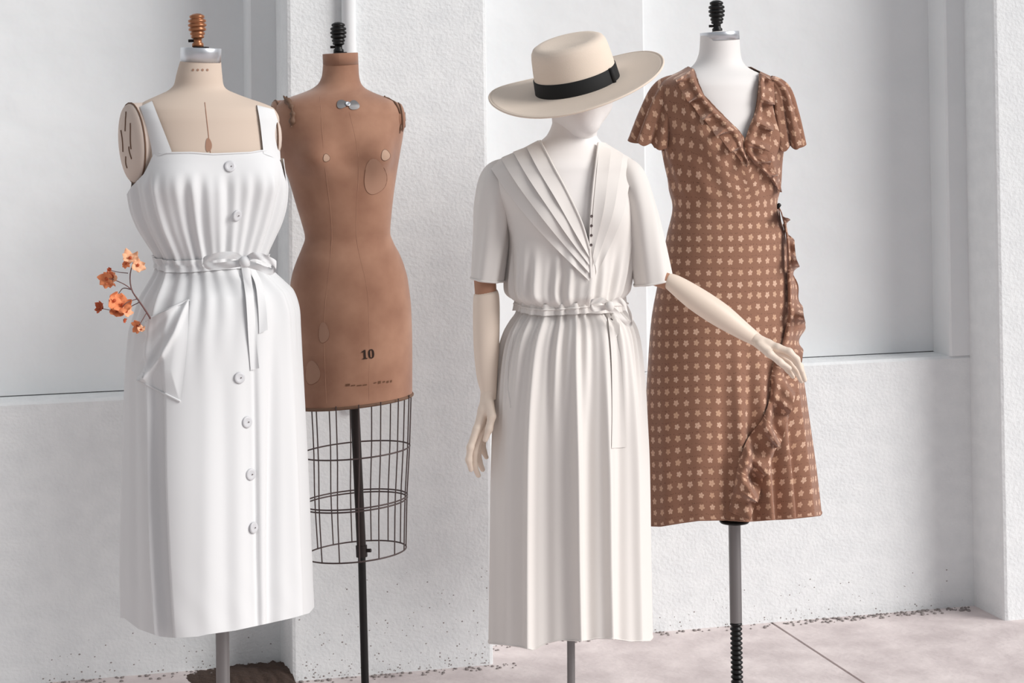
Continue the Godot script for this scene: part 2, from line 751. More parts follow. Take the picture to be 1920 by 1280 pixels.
func pillar(s0: float, s1: float) -> Node3D:
	var c := 0.012
	var st := new_st()
	prism(st, [Vector2(s0, 0.05), Vector2(s0, -PILLAR + c), Vector2(s0 + c * 0.3, -PILLAR + c * 0.3), Vector2(s0 + c, -PILLAR), Vector2(s1 - c, -PILLAR), Vector2(s1 - c * 0.3, -PILLAR + c * 0.3), Vector2(s1, -PILLAR + c), Vector2(s1, 0.05)], 0.0, TOP, wall_tr() * Transform3D(Basis(Vector3(1, 0, 0), Vector3(0, 0, -1), Vector3(0, 1, 0)), Vector3.ZERO))
	var o := commit(st, "wall_pillar" if not taken.has("wall_pillar") else numbered("wall_pillar"), M.stucco, self)
	taken["wall_pillar"] = taken.get("wall_pillar", 0)
	structure(o)
	return o

func build_setting() -> void:
	wall_basis = Basis(Vector3.UP, deg_to_rad(TURN))
	origin = on_floor(960, 1207)
	var tr := wall_tr()
	# back wall: low wall with a sill, recessed panels above it, flat margins beside the pillars
	var st := new_st()
	var c := 0.008
	var side := tr * Transform3D(Basis(Vector3(0, 0, 1), Vector3(0, 1, 0), Vector3(-1, 0, 0)), Vector3.ZERO)   # profile (out, height), extruded along the wall
	prism(st, [Vector2(-0.4, 0), Vector2(0, 0), Vector2(0, SILL - c), Vector2(-c, SILL), Vector2(-NICHE - 0.02, SILL), Vector2(-0.4, SILL)], -7.0, 4.0, side)
	var back := commit(st, "wall_back", M.stucco, self)
	structure(back)
	st = new_st()
	box(st, Vector3(-4.0, SILL + 0.003, -0.4), Vector3(7.0, TOP, -NICHE), tr)
	structure(commit(st, "wall_panel_back", M.plaster, self))
	for m in [[-4.0, -2.35], [-0.783, -0.6], [-0.2, 0.448], [1.468, 1.7], [2.0, 2.6]]:
		st = new_st()
		var e := 0.006
		prism(st, [Vector2(m[0], -NICHE - 0.02), Vector2(m[0], -e), Vector2(m[0] + e, 0), Vector2(m[1] - e, 0), Vector2(m[1], -e), Vector2(m[1], -NICHE - 0.02)].map(func(v): return Vector2(v.x, -v.y)), SILL, TOP, tr * Transform3D(Basis(Vector3(1, 0, 0), Vector3(0, 0, -1), Vector3(0, 1, 0)), Vector3.ZERO))
		var o := commit(st, numbered("wall_margin_back"), M.plaster, self)
		structure(o)
	var front_pillar := pillar(-0.703, -0.108)
	pillar(1.537, 2.14)
	pillar(-2.95, -2.36)
	pillar(3.77, 4.37)
	# floor: two slabs with an open joint between them
	var j0 := to_wall(on_floor(1470, 1182))
	var j1 := to_wall(on_floor(1620, 1280))
	var slope := (j1.x - j0.x) / (j1.z - j0.z)
	var near_s := j0.x + slope * (9.0 - j0.z)
	var far_s := j0.x + slope * (-0.3 - j0.z)
	var lie := tr * Transform3D(Basis(Vector3(1, 0, 0), Vector3(0, 0, -1), Vector3(0, 1, 0)), Vector3.ZERO)
	var gap := 0.0045
	st = new_st()
	prism(st, [Vector2(-4.4, 0.3), Vector2(far_s - gap, 0.3), Vector2(near_s - gap, -9.0), Vector2(-4.4, -9.0)], -0.06, 0.0, lie)
	structure(commit(st, "floor", M.floor, self))
	st = new_st()
	prism(st, [Vector2(far_s + gap, 0.3), Vector2(7.0, 0.3), Vector2(7.0, -9.0), Vector2(near_s + gap, -9.0)], -0.06, 0.0, lie)
	structure(commit(st, "floor_slab", M.floor, self))
	st = new_st()
	box(st, Vector3(-4.4, -0.2, -0.5), Vector3(7.0, -0.06, 9.2), tr)
	structure(commit(st, "floor_base", M.subfloor, self))
	# unseen wall added on the left to block sky light from that side
	st = new_st()
	box(st, Vector3(-4.4, 0, -0.4), Vector3(-4.0, TOP, 8.0), tr)
	structure(commit(st, "added_wall_left", M.added_wall, self))
	# pipe running down the left pillar behind the brown form
	var pa := at(654, 20, 6.2)
	var pw := to_wall(pa)
	var d := ray(654, 60)
	var n := wall_basis.z
	var hit := cam_pos + d * (((PILLAR + 0.018) - n.dot(cam_pos - origin)) / n.dot(d))
	pw = to_wall(hit)
	var pipe := thing("drain_pipe", "white painted pipe running down the pillar behind the brown dress form", "pipe", tr * Vector3(pw.x, 0.75, PILLAR))
	st = new_st()
	tube(st, [tr * Vector3(pw.x, TOP, PILLAR + 0.018), tr * Vector3(pw.x, 0.80, PILLAR + 0.018), tr * Vector3(pw.x, 0.775, PILLAR + 0.012), tr * Vector3(pw.x, 0.765, PILLAR - 0.01)], 0.0205, 20)
	commit(st, "pipe", M.plaster, pipe)
	for h in [1.1, 2.4]:
		st = new_st()
		box(st, Vector3(pw.x - 0.034, h, PILLAR - 0.001), Vector3(pw.x + 0.034, h + 0.03, PILLAR + 0.004), tr)
		commit(st, "bracket_foot", M.plaster, pipe)
		st = new_st()
		tube(st, [tr * Vector3(pw.x, h, PILLAR + 0.018), tr * Vector3(pw.x, h + 0.03, PILLAR + 0.018)], 0.0235, 20)
		commit(st, "bracket", M.plaster, pipe)
	# crumbled soil and flaked plaster along the foot of the wall
	var rng := RandomNumberGenerator.new()
	rng.seed = 77
	st = new_st()
	var heap := []
	var crumble := FastNoiseLite.new()
	crumble.seed = 4
	crumble.frequency = 0.05
	for i in 61:
		var row := []
		for k in 19:
			var v := float(k) / 18
			var s := lerpf(-1.02, -0.70, i / 60.0)
			var body := sin(PI * clampf(i / 60.0, 0.0, 1.0) * 0.5) * (0.85 + 0.15 * sin(i * 0.6) * sin(i * 0.37 + 1.0))
			row.append(tr * Vector3(s, -0.004 + (0.022 * sin(PI * v) + 0.012 * (1.0 - v)) * body + crumble.get_noise_2d(i * 3.0, k * 6.0) * 0.010 * body, lerpf(-0.002, 0.36, v) * (0.45 + 0.55 * body)))
		heap.append(row)
	sheet(st, heap)
	var soil := commit(st, "soil_heap", M.soil, self)
	soil.set_meta("label", "dark brown loose soil in the wall corner behind the white sundress")
	soil.set_meta("category", "soil")
	soil.set_meta("kind", "stuff")
	for spot in [[200, -0.69, -0.12, PILLAR, 0.28, front_pillar], [150, -0.1, 1.5, 0.0, 0.12, back], [70, -1.4, -0.72, 0.0, 0.12, back]]:
		st = new_st()
		sm(st, false)
		for k in spot[0]:
			var s := rng.randf_range(spot[1], spot[2])
			var hgt: float = pow(rng.randf(), 2.6) * spot[4]
			var r := rng.randf_range(0.0015, 0.005)
			var mid := Vector3(s, hgt + 0.006, spot[3] + 0.0012)
			var ring := []
			for q in 6:
				var a := -TAU * q / 5.0
				ring.append(Vector3(cos(a) * r * rng.randf_range(0.7, 1.6), sin(a) * r * rng.randf_range(0.6, 1.2), -0.0022) + mid)
			ring[5] = ring[0]
			for q in 5:
				for p in [mid, ring[q], ring[q + 1]]:
					st.add_vertex(tr * p)
		var chips := commit(st, "plaster_chips", M.chip, spot[5])
		chips.set_meta("kind", "stuff")
	# crumbs of mortar and dirt lying where the wall meets the floor
	st = new_st()
	for k in 420:
		var pick := rng.randf()
		var s := 0.0
		var o := 0.0
		if pick < 0.45:
			s = rng.randf_range(0.95, 1.53)
		elif pick < 0.65:
			s = rng.randf_range(-0.1, 0.95)
		elif pick < 0.85:
			s = rng.randf_range(-0.70, -0.05)
			o = PILLAR
		else:
			s = rng.randf_range(-1.4, -0.7)
		var r := rng.randf_range(0.002, 0.007)
		var at_p := Vector3(s, r * 0.3, o + 0.004 + r * 1.2 + pow(rng.randf(), 2.0) * 0.05)
		var tr2 := tr * Transform3D(Basis(Vector3(rng.randf(), 1, rng.randf()).normalized(), rng.randf() * TAU).scaled(Vector3(r, r * 0.6, r * 0.8)), at_p)
		lathe(st, [[0.0, -1.0], [0.8, -0.5], [1.0, 0.2], [0.5, 0.8], [0.0, 1.0]], tr2, 5)
	var crumbs := commit(st, "mortar_crumbs", M.chip, self)
	crumbs.set_meta("label", "grey mortar crumbs and dirt along the foot of the white wall")
	crumbs.set_meta("category", "dirt")
	crumbs.set_meta("kind", "stuff")

# ------------------------------------------------------------------ parts that several stands share
func finial(parent: Node3D, foot: Vector3, lean: Vector3, h: float, r: float, m: Material) -> void:
	var y := lean.normalized()
	var x := y.cross(Vector3(0, 0, 1)).normalized()
	var tr := Transform3D(Basis(x, y, x.cross(y)), foot)
	var st := new_st()
	var prof := [[0.0, 0.0], [r * 0.62, 0.0], [r * 0.62, h * 0.10], [r * 0.45, h * 0.14], [r * 0.45, h * 0.24], [r * 0.7, h * 0.27], [r * 0.72, h * 0.32]]
	var bands := [0.80, 0.95, 1.0, 0.97, 0.82]
	for k in 5:
		var a := 0.34 + k * 0.125
		prof.append([r * bands[k] * 0.80, h * a])
		prof.append([r * bands[k], h * (a + 0.03)])
		prof.append([r * bands[k], h * (a + 0.085)])
		prof.append([r * bands[k] * 0.80, h * (a + 0.115)])
	prof.append([r * 0.4, h * 0.99])
	prof.append([0.0, h])
	lathe(st, prof, tr, 28)
	var o := commit(st, "finial", m, parent)
	st = new_st()
	tube(st, [tr * Vector3(-r * 0.4, h * 0.19, 0), tr * Vector3(-r * 1.0, h * 0.19, 0)], r * 0.16, 8)
	commit(st, "thumb_screw", M.dark_metal, o)

func stand_base(parent: Node3D, foot: Vector3, m: Material) -> void:
	var st := new_st()
	lathe(st, [[0.0, 0.0], [0.15, 0.0], [0.155, 0.006], [0.15, 0.014], [0.06, 0.024], [0.03, 0.045], [0.02, 0.07], [0.0, 0.07]], Transform3D(Basis(), Vector3(foot.x, 0, foot.z)), 40)
	commit(st, "base", m, parent)

func rod(parent: Node3D, called: String, a: Vector3, b: Vector3, r: float, m: Material) -> MeshInstance3D:
	var st := new_st()
	tube(st, [a, a.lerp(b, 0.5), b], r, 20)
	return commit(st, called, m, parent)

func disc(st: SurfaceTool, p: Vector3, n: Vector3, r: float, h: float) -> void:
	var x := n.cross(Vector3.UP).normalized()
	lathe(st, [[0.0, 0.0], [r, 0.0], [r, h * 0.6], [r * 0.9, h], [r * 0.6, h * 0.8], [0.0, h * 0.75]], Transform3D(Basis(x, n, x.cross(n)), p), 18)

func folds(list: Array, al: float, t: float) -> float:
	var d := 0.0
	for q in list:          # [angle at the top, angle at the hem, height, half width, sharpness start]
		var x: float = wrapf(al - lerpf(q[0], q[1], t), -PI, PI) / q[3]
		if absf(x) < 3.0:
			d += q[2] * bump(x)
	return d

func ang(px: float, l: float, r: float) -> float:
	return asin(clampf((px - (l + r) * 0.5) / ((r - l) * 0.5), -1, 1))

func neck_band(parent: Node3D, called: String, a: Vector3, b: Vector3, r: float, m: Material, topmat: Material) -> void:
	var y := (b - a).normalized()
	var x := y.cross(Vector3(0, 0, 1)).normalized()
	var tr := Transform3D(Basis(x, y, x.cross(y)), a)
	var h := (b - a).length()
	var st := new_st()
	lathe(st, [[r * 0.9, 0.0], [r, 0.0], [r, h * 0.96], [r * 0.985, h], [r * 0.93, h], [r * 0.92, h * 0.93]], tr, 40)
	var o := commit(st, called, m, parent)
	st = new_st()
	lathe(st, [[0.0, h * 0.85], [r * 0.93, h * 0.85], [r * 0.93, h * 0.93], [r * 0.4, h * 0.97], [r * 0.38, h * 1.1], [0.0, h * 1.1]], tr, 40)
	commit(st, "top_plate", topmat, o)

# loose ribbon through space: path of [px, py, depth], standing in the direction up
func streamer(path: Array, wide: float, up: Vector3, n: int) -> Array:
	var pts := []
	for q in path:
		pts.append(at(q[0], q[1], q[2]))
	var g := []
	for i in n + 1:
		var p := spline(pts, float(i) / n * (pts.size() - 1))
		var row := []
		for j in 5:
			var s := j / 4.0 - 0.5
			row.append(p + up * wide * s + Vector3(0, 0, 0.003) * sin(i * 0.7 + j))
		g.append(row)
	return g

# oval patch on a loft: centre, half sizes in px
func oval(st: SurfaceTool, l: Loft, c: Vector2, half: Vector2, off: float, turn := 0.0, n := 22) -> void:
	var g := []
	for i in 4:
		var row := []
		for j in n + 1:
			var a := TAU * j / n
			var v := Vector2(cos(a) * half.x, sin(a) * half.y).rotated(turn) * (i / 3.0) * (1.0 + 0.08 * sin(3 * a + 1.0))
			row.append(on(l, c.x + v.x, c.y + v.y, off)[0])
		g.append(row)
	sheet(st, g, true, true)

func oval_line(st: SurfaceTool, l: Loft, c: Vector2, half: Vector2, r: float, a0 := 0.0, a1 := TAU) -> void:
	var path := []
	for j in 29:
		var a := lerpf(a0, a1, j / 28.0)
		path.append(on(l, c.x + cos(a) * half.x * (1.0 + 0.08 * sin(3 * a + 1.0)), c.y + sin(a) * half.y * (1.0 + 0.08 * sin(3 * a + 1.0)), 0.0)[0])
	tube(st, path, r, 6)

func arm_plate(parent: Node3D, p: Vector3, n: Vector3, half_w: float, half_h: float, lean: float, m: Material) -> void:
	var z := n.normalized()
	var x := Vector3.UP.cross(z).normalized()
	var y := z.cross(x)
	x = x.rotated(z, lean)
	y = y.rotated(z, lean)
	var tr := Transform3D(Basis(x * half_w, z, -y * half_h), p)     # lathe axis along the plate's normal
	var st := new_st()
	lathe(st, [[1.0, -0.05], [1.0, 0.0], [0.96, 0.008], [0.6, 0.014], [0.0, 0.016]], tr, 40)
	var o := commit(st, "arm_plate", m, parent)
	st = new_st()
	var rim := []
	for j in 31:
		var a := TAU * j / 30
		rim.append(tr * Vector3(sin(a), 0.002, cos(a)))
	tube(st, rim, 0.0022, 6, false)
	commit(st, "rim_cord", M.leather, o)
	for k in 5:                                   # stitched marks on the plate
		st = new_st()
		var x0: float = [-0.45, -0.05, 0.3, -0.25, 0.15][k]
		var y0: float = [-0.1, -0.55, -0.15, 0.45, 0.25][k]
		var ln: float = [0.34, 0.3, 0.4, 0.18, 0.2][k]
		var path := []
		for j in 9:
			var t := j / 8.0
			var q := Vector2(x0 + 0.06 * sin(t * 3.0 + k), y0 + (t - 0.5) * ln * 1.6)
			var up := lerpf(0.016, 0.014, q.length() / 0.6) if q.length() < 0.6 else lerpf(0.014, 0.008, (q.length() - 0.6) / 0.36)
			path.append(tr * Vector3(q.x, up, q.y))
		tube(st, path, 0.0021, 6)
		commit(st, "stitching", M.leather, o)

# ------------------------------------------------------------------ cream form in the white sundress
const D1 := 5.15

func bust(al: float, y: float, a1: float, a2: float, yb: float, amp: float, wa: float, wy: float) -> float:
	var v := bump((y - yb) / wy)
	return amp * v * (bump((al - a1) / wa) + bump((al - a2) / wa))

func build_cream_form() -> void:
	var yb := at(400, 335, D1).y
	var shape := func(al: float, y: float) -> float:
		return bust(wrapf(al, -PI, PI), y, -0.22, 0.95, yb, 0.022, 0.36, 0.06)
	var body := loft([[115, 338, 414, 0.95], [140, 331, 416, 0.95], [158, 327, 418, 0.92], [168, 318, 424, 0.85], [176, 302, 440, 0.76], [185, 282, 462, 0.68], [195, 266, 490, 0.62], [205, 260, 510, 0.6], [225, 258, 520, 0.62], [280, 260, 521, 0.7], [340, 260, 522, 0.72], [380, 268, 518, 0.72], [420, 280, 508, 0.72], [450, 294, 498, 0.75], [490, 308, 486, 0.8], [530, 292, 508, 0.78], [590, 276, 530, 0.75], [760, 274, 535, 0.75]], D1, 20.0, shape)
	var foot := at(419, 1240, D1)
	var t := thing("dress_form", "cream linen dress form with copper finial and silver neck cap under the white sundress", "dress form", Vector3(foot.x, 0, foot.z), "tailor's dress forms")
	var st := new_st()
	solid(st, body, 96, 150)
	commit(st, "body", M.linen_cream, t)
	neck_band(t, "neck_cap", at(376, 117, D1), at(377, 90, D1), 0.0515 * D1 / 5.4, M.silver, M.dark_metal)
	finial(t, at(371, 88, D1), at(370, 20, D1) - at(372, 88, D1), 0.085 * D1 / 5.4, 0.0235 * D1 / 5.4, M.copper)
	arm_plate(t, at(250, 268, D1 - 0.065), Vector3(-0.80, -0.02, 0.60), 0.065, 0.096, 0.16, M.plate)
	arm_plate(t, at(514, 258, D1 + 0.03), Vector3(0.95, 0.0, -0.25), 0.05, 0.048, 0.0, M.plate)
	st = new_st()
	var seam := []
	for k in 15:
		var q := Vector2(384, 192).lerp(Vector2(395, 290), k / 14.0)
		seam.append(on(body, q.x, q.y, 0.0)[0])
	tube(st, seam, 0.0011, 6)
	commit(st, "centre_seam", M.patch, t)
	st = new_st()
	oval(st, body, Vector2(391, 272), Vector2(6, 13), 0.001)
	commit(st, "stain", M.patch, t)
	st = new_st()
	for k in 4:
		var a := on(body, 362 + k * 9, 131, 0.0006)
		disc(st, a[0], body.normal(a[1], a[2]), 0.0028, 0.0006)
	commit(st, "stamp", M.patch, t)
	rod(t, "pole", at(412, 760, D1), Vector3(foot.x, 0.02, foot.z), 0.0165, M.steel)
	stand_base(t, foot, M.dark_metal)
	white_sundress(body, yb)

func white_sundress(body: Loft, yb: float) -> void:
	var y_waist := at(397, 490, D1).y
	var y_neck := at(397, 300, D1).y
	var y_hem := at(397, 1190, D1).y
	var ridges := [[-1.45, -1.28, 0.010, 0.14], [-1.05, -0.85, -0.008, 0.12], [-0.70, -0.455, 0.026, 0.050], [0.10, 0.08, 0.004, 0.09], [0.27, 0.26, -0.003, 0.07], [0.45, 0.40, 0.005, 0.09], [0.66, 0.605, -0.008, 0.028], [0.74, 0.66, 0.006, 0.08], [0.95, 0.80, -0.020, 0.09], [1.2, 1.2, 0.014, 0.12], [1.8, 1.8, 0.015, 0.2], [2.3, 2.3, -0.012, 0.18], [2.8, 2.8, 0.014, 0.2], [-1.9, -1.9, 0.014, 0.2], [-2.5, -2.5, 0.014, 0.22]]
	var shape := func(al: float, y: float) -> float:
		var w := wrapf(al, -PI, PI)
		var d := bust(w, y, -0.22, 0.95, yb, 0.022, 0.36, 0.06)
		if y > y_waist:
			var t := clampf((y_neck - y) / (y_neck - y_waist), 0.0, 1.0)
			var e := smoothstep(0.05, 0.3, t)
			d += e * (0.0038 * sin(w * 21.0 + 2.0 * sin(w * 3.0 + 0.6)) + 0.0028 * sin(w * 37.0 + 1.0) + 0.004 * sin(w * 9.0 - 0.8) * sin(PI * t))
			d += 0.006 * sin(PI * t)
		else:
			var t2 := clampf((y_waist - y) / (y_waist - y_hem), 0.0, 1.0)
			d += folds(ridges, w, t2) * lerpf(0.28, 1.0, smoothstep(0.0, 0.75, t2))
			var e0 := lerpf(-0.50, -0.30, t2)          # one deep fold: the front panel overlaps the side
			d += 0.040 * smoothstep(e0, e0 + 0.085, w) * (1.0 - smoothstep(e0 + 0.10, e0 + 1.1, w)) * smoothstep(0.05, 0.6, t2)
			d += 0.0035 * sin(w * 24.0 + 1.5 * sin(w * 4.0)) * (1.0 - smoothstep(0.0, 0.35, t2))
			d += 0.0012 * sin(w * 15.0 + y * 23.0) * sin(y * 31.0 + w * 5.0) * smoothstep(0.7, 1.0, t2)
		return d
	var l := loft([[282, 256, 525, 0.68], [300, 254, 526, 0.70], [340, 251, 527, 0.72], [380, 257, 524, 0.72], [420, 270, 515, 0.73], [450, 285, 504, 0.76], [480, 299, 494, 0.8], [492, 301, 492, 0.82], [510, 296, 502, 0.82], [530, 285, 522, 0.82], [550, 273, 541, 0.82], [580, 262, 551, 0.82], [620, 251, 554, 0.83], [700, 246, 557, 0.84], [800, 245, 560, 0.86], [900, 243, 563, 0.87], [1000, 241, 566, 0.88], [1100, 241, 570, 0.88], [1215, 243, 574, 0.88]], D1, 20.0, shape)
	var t := thing("sundress", "white sleeveless button-front sundress with waist tie and flowers in its pocket", "dress", Vector3(at(410, 1190, D1).x, y_hem, -D1))
	var neckline := [[236, 372], [250, 350], [272, 326], [288, 292], [300, 279], [330, 283], [400, 288], [470, 285], [498, 280], [516, 288], [524, 305], [530, 330], [540, 360]]
	var st := new_st()
	sheet(st, cloth(l, 360, 90, meet_top(l, neckline, y_waist + 0.02, l.y1, at(397, 300, D1).y), flat_y(y_waist + 0.001), 0.004))
	commit(st, "bodice", M.cotton, t)
	st = new_st()
	var hem := [[236, 1158], [262, 1178], [300, 1192], [330, 1195], [372, 1192], [390, 1188], [440, 1181], [500, 1168], [545, 1158], [580, 1148]]
	sheet(st, cloth(l, 420, 200, flat_y(y_waist + 0.001), meet_hem(l, hem, y_hem), 0.004))
	var skirt := commit(st, "skirt", M.cotton, t)
	# straps
	for sd in [[[Vector2(286, 296), Vector2(282, 268), Vector2(271, 225), Vector2(262, 200)], [Vector2(322, 284), Vector2(312, 258), Vector2(297, 220), Vector2(285, 189)]], [[Vector2(494, 288), Vector2(491, 258), Vector2(487, 225), Vector2(482, 197)], [Vector2(526, 300), Vector2(524, 262), Vector2(521, 228), Vector2(514, 205)]]]:
		var g := ribbon(body, sd[0], sd[1], 26, 6, func(_t2, s): return 0.007 + 0.002 * sin(PI * s))
		g.reverse()
		var back := []
		for k in range(6, 0, -1):
			var row := []
			for p in g[0]:
				var u := k / 6.0
				row.append(p + Vector3(0.035 * u * (1.0 if p.x < at(390, 200, D1).x else -1.0), -0.09 * u * u + 0.004 * sin(PI * u), -0.085 * sin(u * PI * 0.5)))
			back.append(row)
		st = new_st()
		sheet(st, back + g)
		commit(st, "strap", M.cotton, t)
	# neckline binding
	st = new_st()
	var edge := []
	for k in 41:
		var x := lerpf(298.0, 500.0, k / 40.0)
		edge.append(on(l, x, poly(neckline, x) + 1.0, 0.0045)[0])
	tube(st, edge, 0.0022, 8)
	commit(st, "neckline_binding", M.cotton, t)
	for b in [[431, 312], [444, 404], [449, 708], [463, 791], [470, 889], [475, 989]]:
		st = new_st()
		var a := on(l, b[0], b[1], 0.0045)
		disc(st, a[0], l.normal(a[1], a[2]), 0.0135, 0.004)
		var o := commit(st, "button", M.button, t)
		st = new_st()
		for q in [-0.003, 0.003]:
			disc(st, (a[0] as Vector3) + l.normal(a[1], a[2]) * 0.0026 + Vector3(q, 0, 0), l.normal(a[1], a[2]), 0.0014, 0.0008)
		commit(st, "thread_hole", M.wire, o)
	# waist tie with its bow
	st = new_st()
	var tie := func(al: float, up: float) -> float: return y_waist + up + 0.003 * sin(al * 3.0)
	sheet(st, cloth(l, 200, 6, func(al): return tie.call(al, 0.015), func(al): return tie.call(al, -0.013), 0.0085))
	var belt := commit(st, "waist_tie", M.cotton, t)
	var z := D1 - 0.155
	for path in [[[458, 490, z], [440, 479, z - 0.012], [408, 480, z - 0.02], [381, 489, z - 0.008], [392, 499, z - 0.001], [425, 497, z - 0.003], [458, 492, z - 0.002]], [[458, 489, z - 0.002], [476, 479, z - 0.016], [500, 485, z - 0.012], [518, 497, z + 0.01], [508, 509, z + 0.012], [485, 501, z], [460, 493, z]]]:
		st = new_st()
		sheet(st, streamer(path, 0.017, Vector3(0.1, 0.98, 0.12), 40))
		commit(st, "bow_loop", M.cotton, belt)
	st = new_st()
	var knot := at(459, 491, z - 0.006)
	lathe(st, [[0.0, -0.014], [0.010, -0.011], [0.013, 0.0], [0.010, 0.011], [0.0, 0.014]], Transform3D(Basis(Vector3(0, 0, 1), 0.3), knot), 16)
	commit(st, "knot", M.cotton, belt)
	for tail in [[[Vector2(452, 498), Vector2(461, 560), Vector2(466, 640), Vector2(470, 694)], [Vector2(468, 497), Vector2(476, 560), Vector2(481, 640), Vector2(486, 690)]], [[Vector2(461, 498), Vector2(478, 530), Vector2(484, 575), Vector2(486, 625)], [Vector2(474, 497), Vector2(491, 530), Vector2(499, 575), Vector2(502, 618)]]]:
		st = new_st()
		sheet(st, ribbon(l, tail[0], tail[1], 40, 6, func(u, s): return 0.010 + 0.006 * sin(u * 5.0 + s * 2.0) * (1.0 - u * 0.5) + 0.003 * s))
		commit(st, "tie_end", M.cotton, belt)
	# pockets
	st = new_st()
	sheet(st, ribbon(l, [Vector2(272, 601), Vector2(264, 640), Vector2(258, 680), Vector2(257, 712)], [Vector2(354, 562), Vector2(352, 625), Vector2(346, 690), Vector2(338, 752)], 44, 44, func(u, s):
		var edge_in := minf(minf(s, 1.0 - s), 1.0 - u)
		return 0.006 + 0.016 * smoothstep(0.0, 0.3, edge_in) * (1.0 - 0.6 * u) + 0.012 * pow(1.0 - u, 4.0) * sin(PI * s) + 0.011 * bump((s + u * 0.95 - 0.98) / 0.07) - 0.007 * bump((s + u * 0.95 - 0.80) / 0.10) - 0.006 * bump((s * 0.4 + u - 0.32) / 0.09)))
	commit(st, "pocket", M.cotton, skirt)
	st = new_st()
	var brim := []
	for k in 25:
		var v := Vector2(272, 601).lerp(Vector2(354, 562), k / 24.0)
		brim.append(on(l, v.x, v.y, 0.007 + 0.012 * sin(PI * k / 24.0))[0])
	tube(st, brim, 0.0028, 8)
	commit(st, "pocket_hem", M.cotton, skirt)
	st = new_st()
	for k in 25:
		var v := Vector2(257, 712).lerp(Vector2(338, 752), k / 24.0)
		brim[k] = on(l, v.x, v.y, 0.006)[0]
	tube(st, brim, 0.0026, 8)
	commit(st, "pocket_seam", M.cotton, skirt)
	flower_sprig(on(l, 290, 597, 0.02)[0].z)

func flower_sprig(z: float) -> void:
	var d := -z
	var t := thing("flower_sprig", "dried sprig of small orange blossoms tucked in the white dress pocket", "flowers", at(284, 610, d))
	var rng := RandomNumberGenerator.new()
	rng.seed = 19
	var root := [296, 622, d + 0.012]
	var fork := [247, 543, d - 0.01]
	var st := new_st()
	var line := func(list: Array, r0: float, r1: float, s2: SurfaceTool) -> void:
		var pts := []
		for q in list:
			pts.append(at(q[0], q[1], q[2]))
		var path := []
		var rad := []
		for k in 17:
			path.append(spline(pts, k / 16.0 * (pts.size() - 1)))
			rad.append(lerpf(r0, r1, k / 16.0))
		tube(s2, path, rad, 6)
	line.call([root, [278, 590, d], [262, 566, d - 0.005], fork, [244, 515, d - 0.012], [250, 492, d - 0.015]], 0.0024, 0.0012, st)
	line.call([fork, [235, 534, d - 0.02], [218, 526, d - 0.02], [204, 522, d - 0.025]], 0.0013, 0.0009, st)
	line.call([fork, [232, 540, d], [224, 548, d], [218, 560, d]], 0.0013, 0.0009, st)
	line.call([[258, 560, d], [240, 566, d - 0.03], [230, 574, d - 0.03]], 0.0012, 0.0009, st)
	line.call([[262, 566, d], [225, 582, d + 0.01], [190, 578, d + 0.01]], 0.0011, 0.0008, st)
	line.call([[275, 586, d], [268, 598, d - 0.02], [260, 611, d - 0.025]], 0.0012, 0.0009, st)
	line.call([[240, 512, d - 0.012], [222, 510, d - 0.012], [205, 506, d - 0.012]], 0.001, 0.0007, st)
	commit(st, "stem", M.stem, t)
	for b in [[244, 484, 15, 1], [258, 497, 14, 1], [236, 494, 8, 0], [200, 522, 15, 0], [212, 517, 12, 1], [205, 531, 10, 0], [213, 563, 17, 0], [230, 572, 17, 0], [220, 582, 15, 0], [237, 584, 11, 1], [188, 577, 12, 2], [258, 611, 12, 0], [265, 618, 8, 1], [233, 601, 5, 2], [205, 506, 5, 2]]:
		st = new_st()
		var c := at(b[0], b[1], d - 0.02 + rng.randf_range(-0.012, 0.012))
		var r: float = b[2] / (F / D1)
		var facing := Basis(Vector3(rng.randf_range(-1, 1), rng.randf_range(-1, 1), 0.3).normalized(), rng.randf_range(0.4, 1.3))
		for k in 6:
			var a := TAU * k / 6.0 + rng.randf() * 0.5
			var len_p := r * rng.randf_range(0.85, 1.15)
			var g := []
			for i in 6:
				var u := i / 5.0
				var row := []
				for j in 5:
					var s := j / 4.0 - 0.5
					var w := len_p * 0.95 * sin(PI * (0.08 + 0.84 * u)) * s
					var p := Vector3(u * len_p, w, 0.55 * len_p * u * u - 0.35 * len_p * absf(s) * u + 0.1 * len_p * sin(u * 7.0 + k))
					row.append(c + facing * (Basis(Vector3(0, 0, 1), a) * p))
				g.append(row)
			sheet(st, g)
		var o := commit(st, "blossom", [M.petal, M.petal_pale, M.bud][b[3]], t)
		st = new_st()
		lathe(st, [[0.0, -1.0], [0.7, -0.6], [1.0, 0.0], [0.7, 0.6], [0.0, 1.0]], Transform3D(facing.scaled(Vector3.ONE * r * 0.22), c + facing.z * r * 0.1), 10)
		commit(st, "blossom_eye", M.bud, o)

# ------------------------------------------------------------------ bare brown form with the wire skirt
const D2 := 5.8

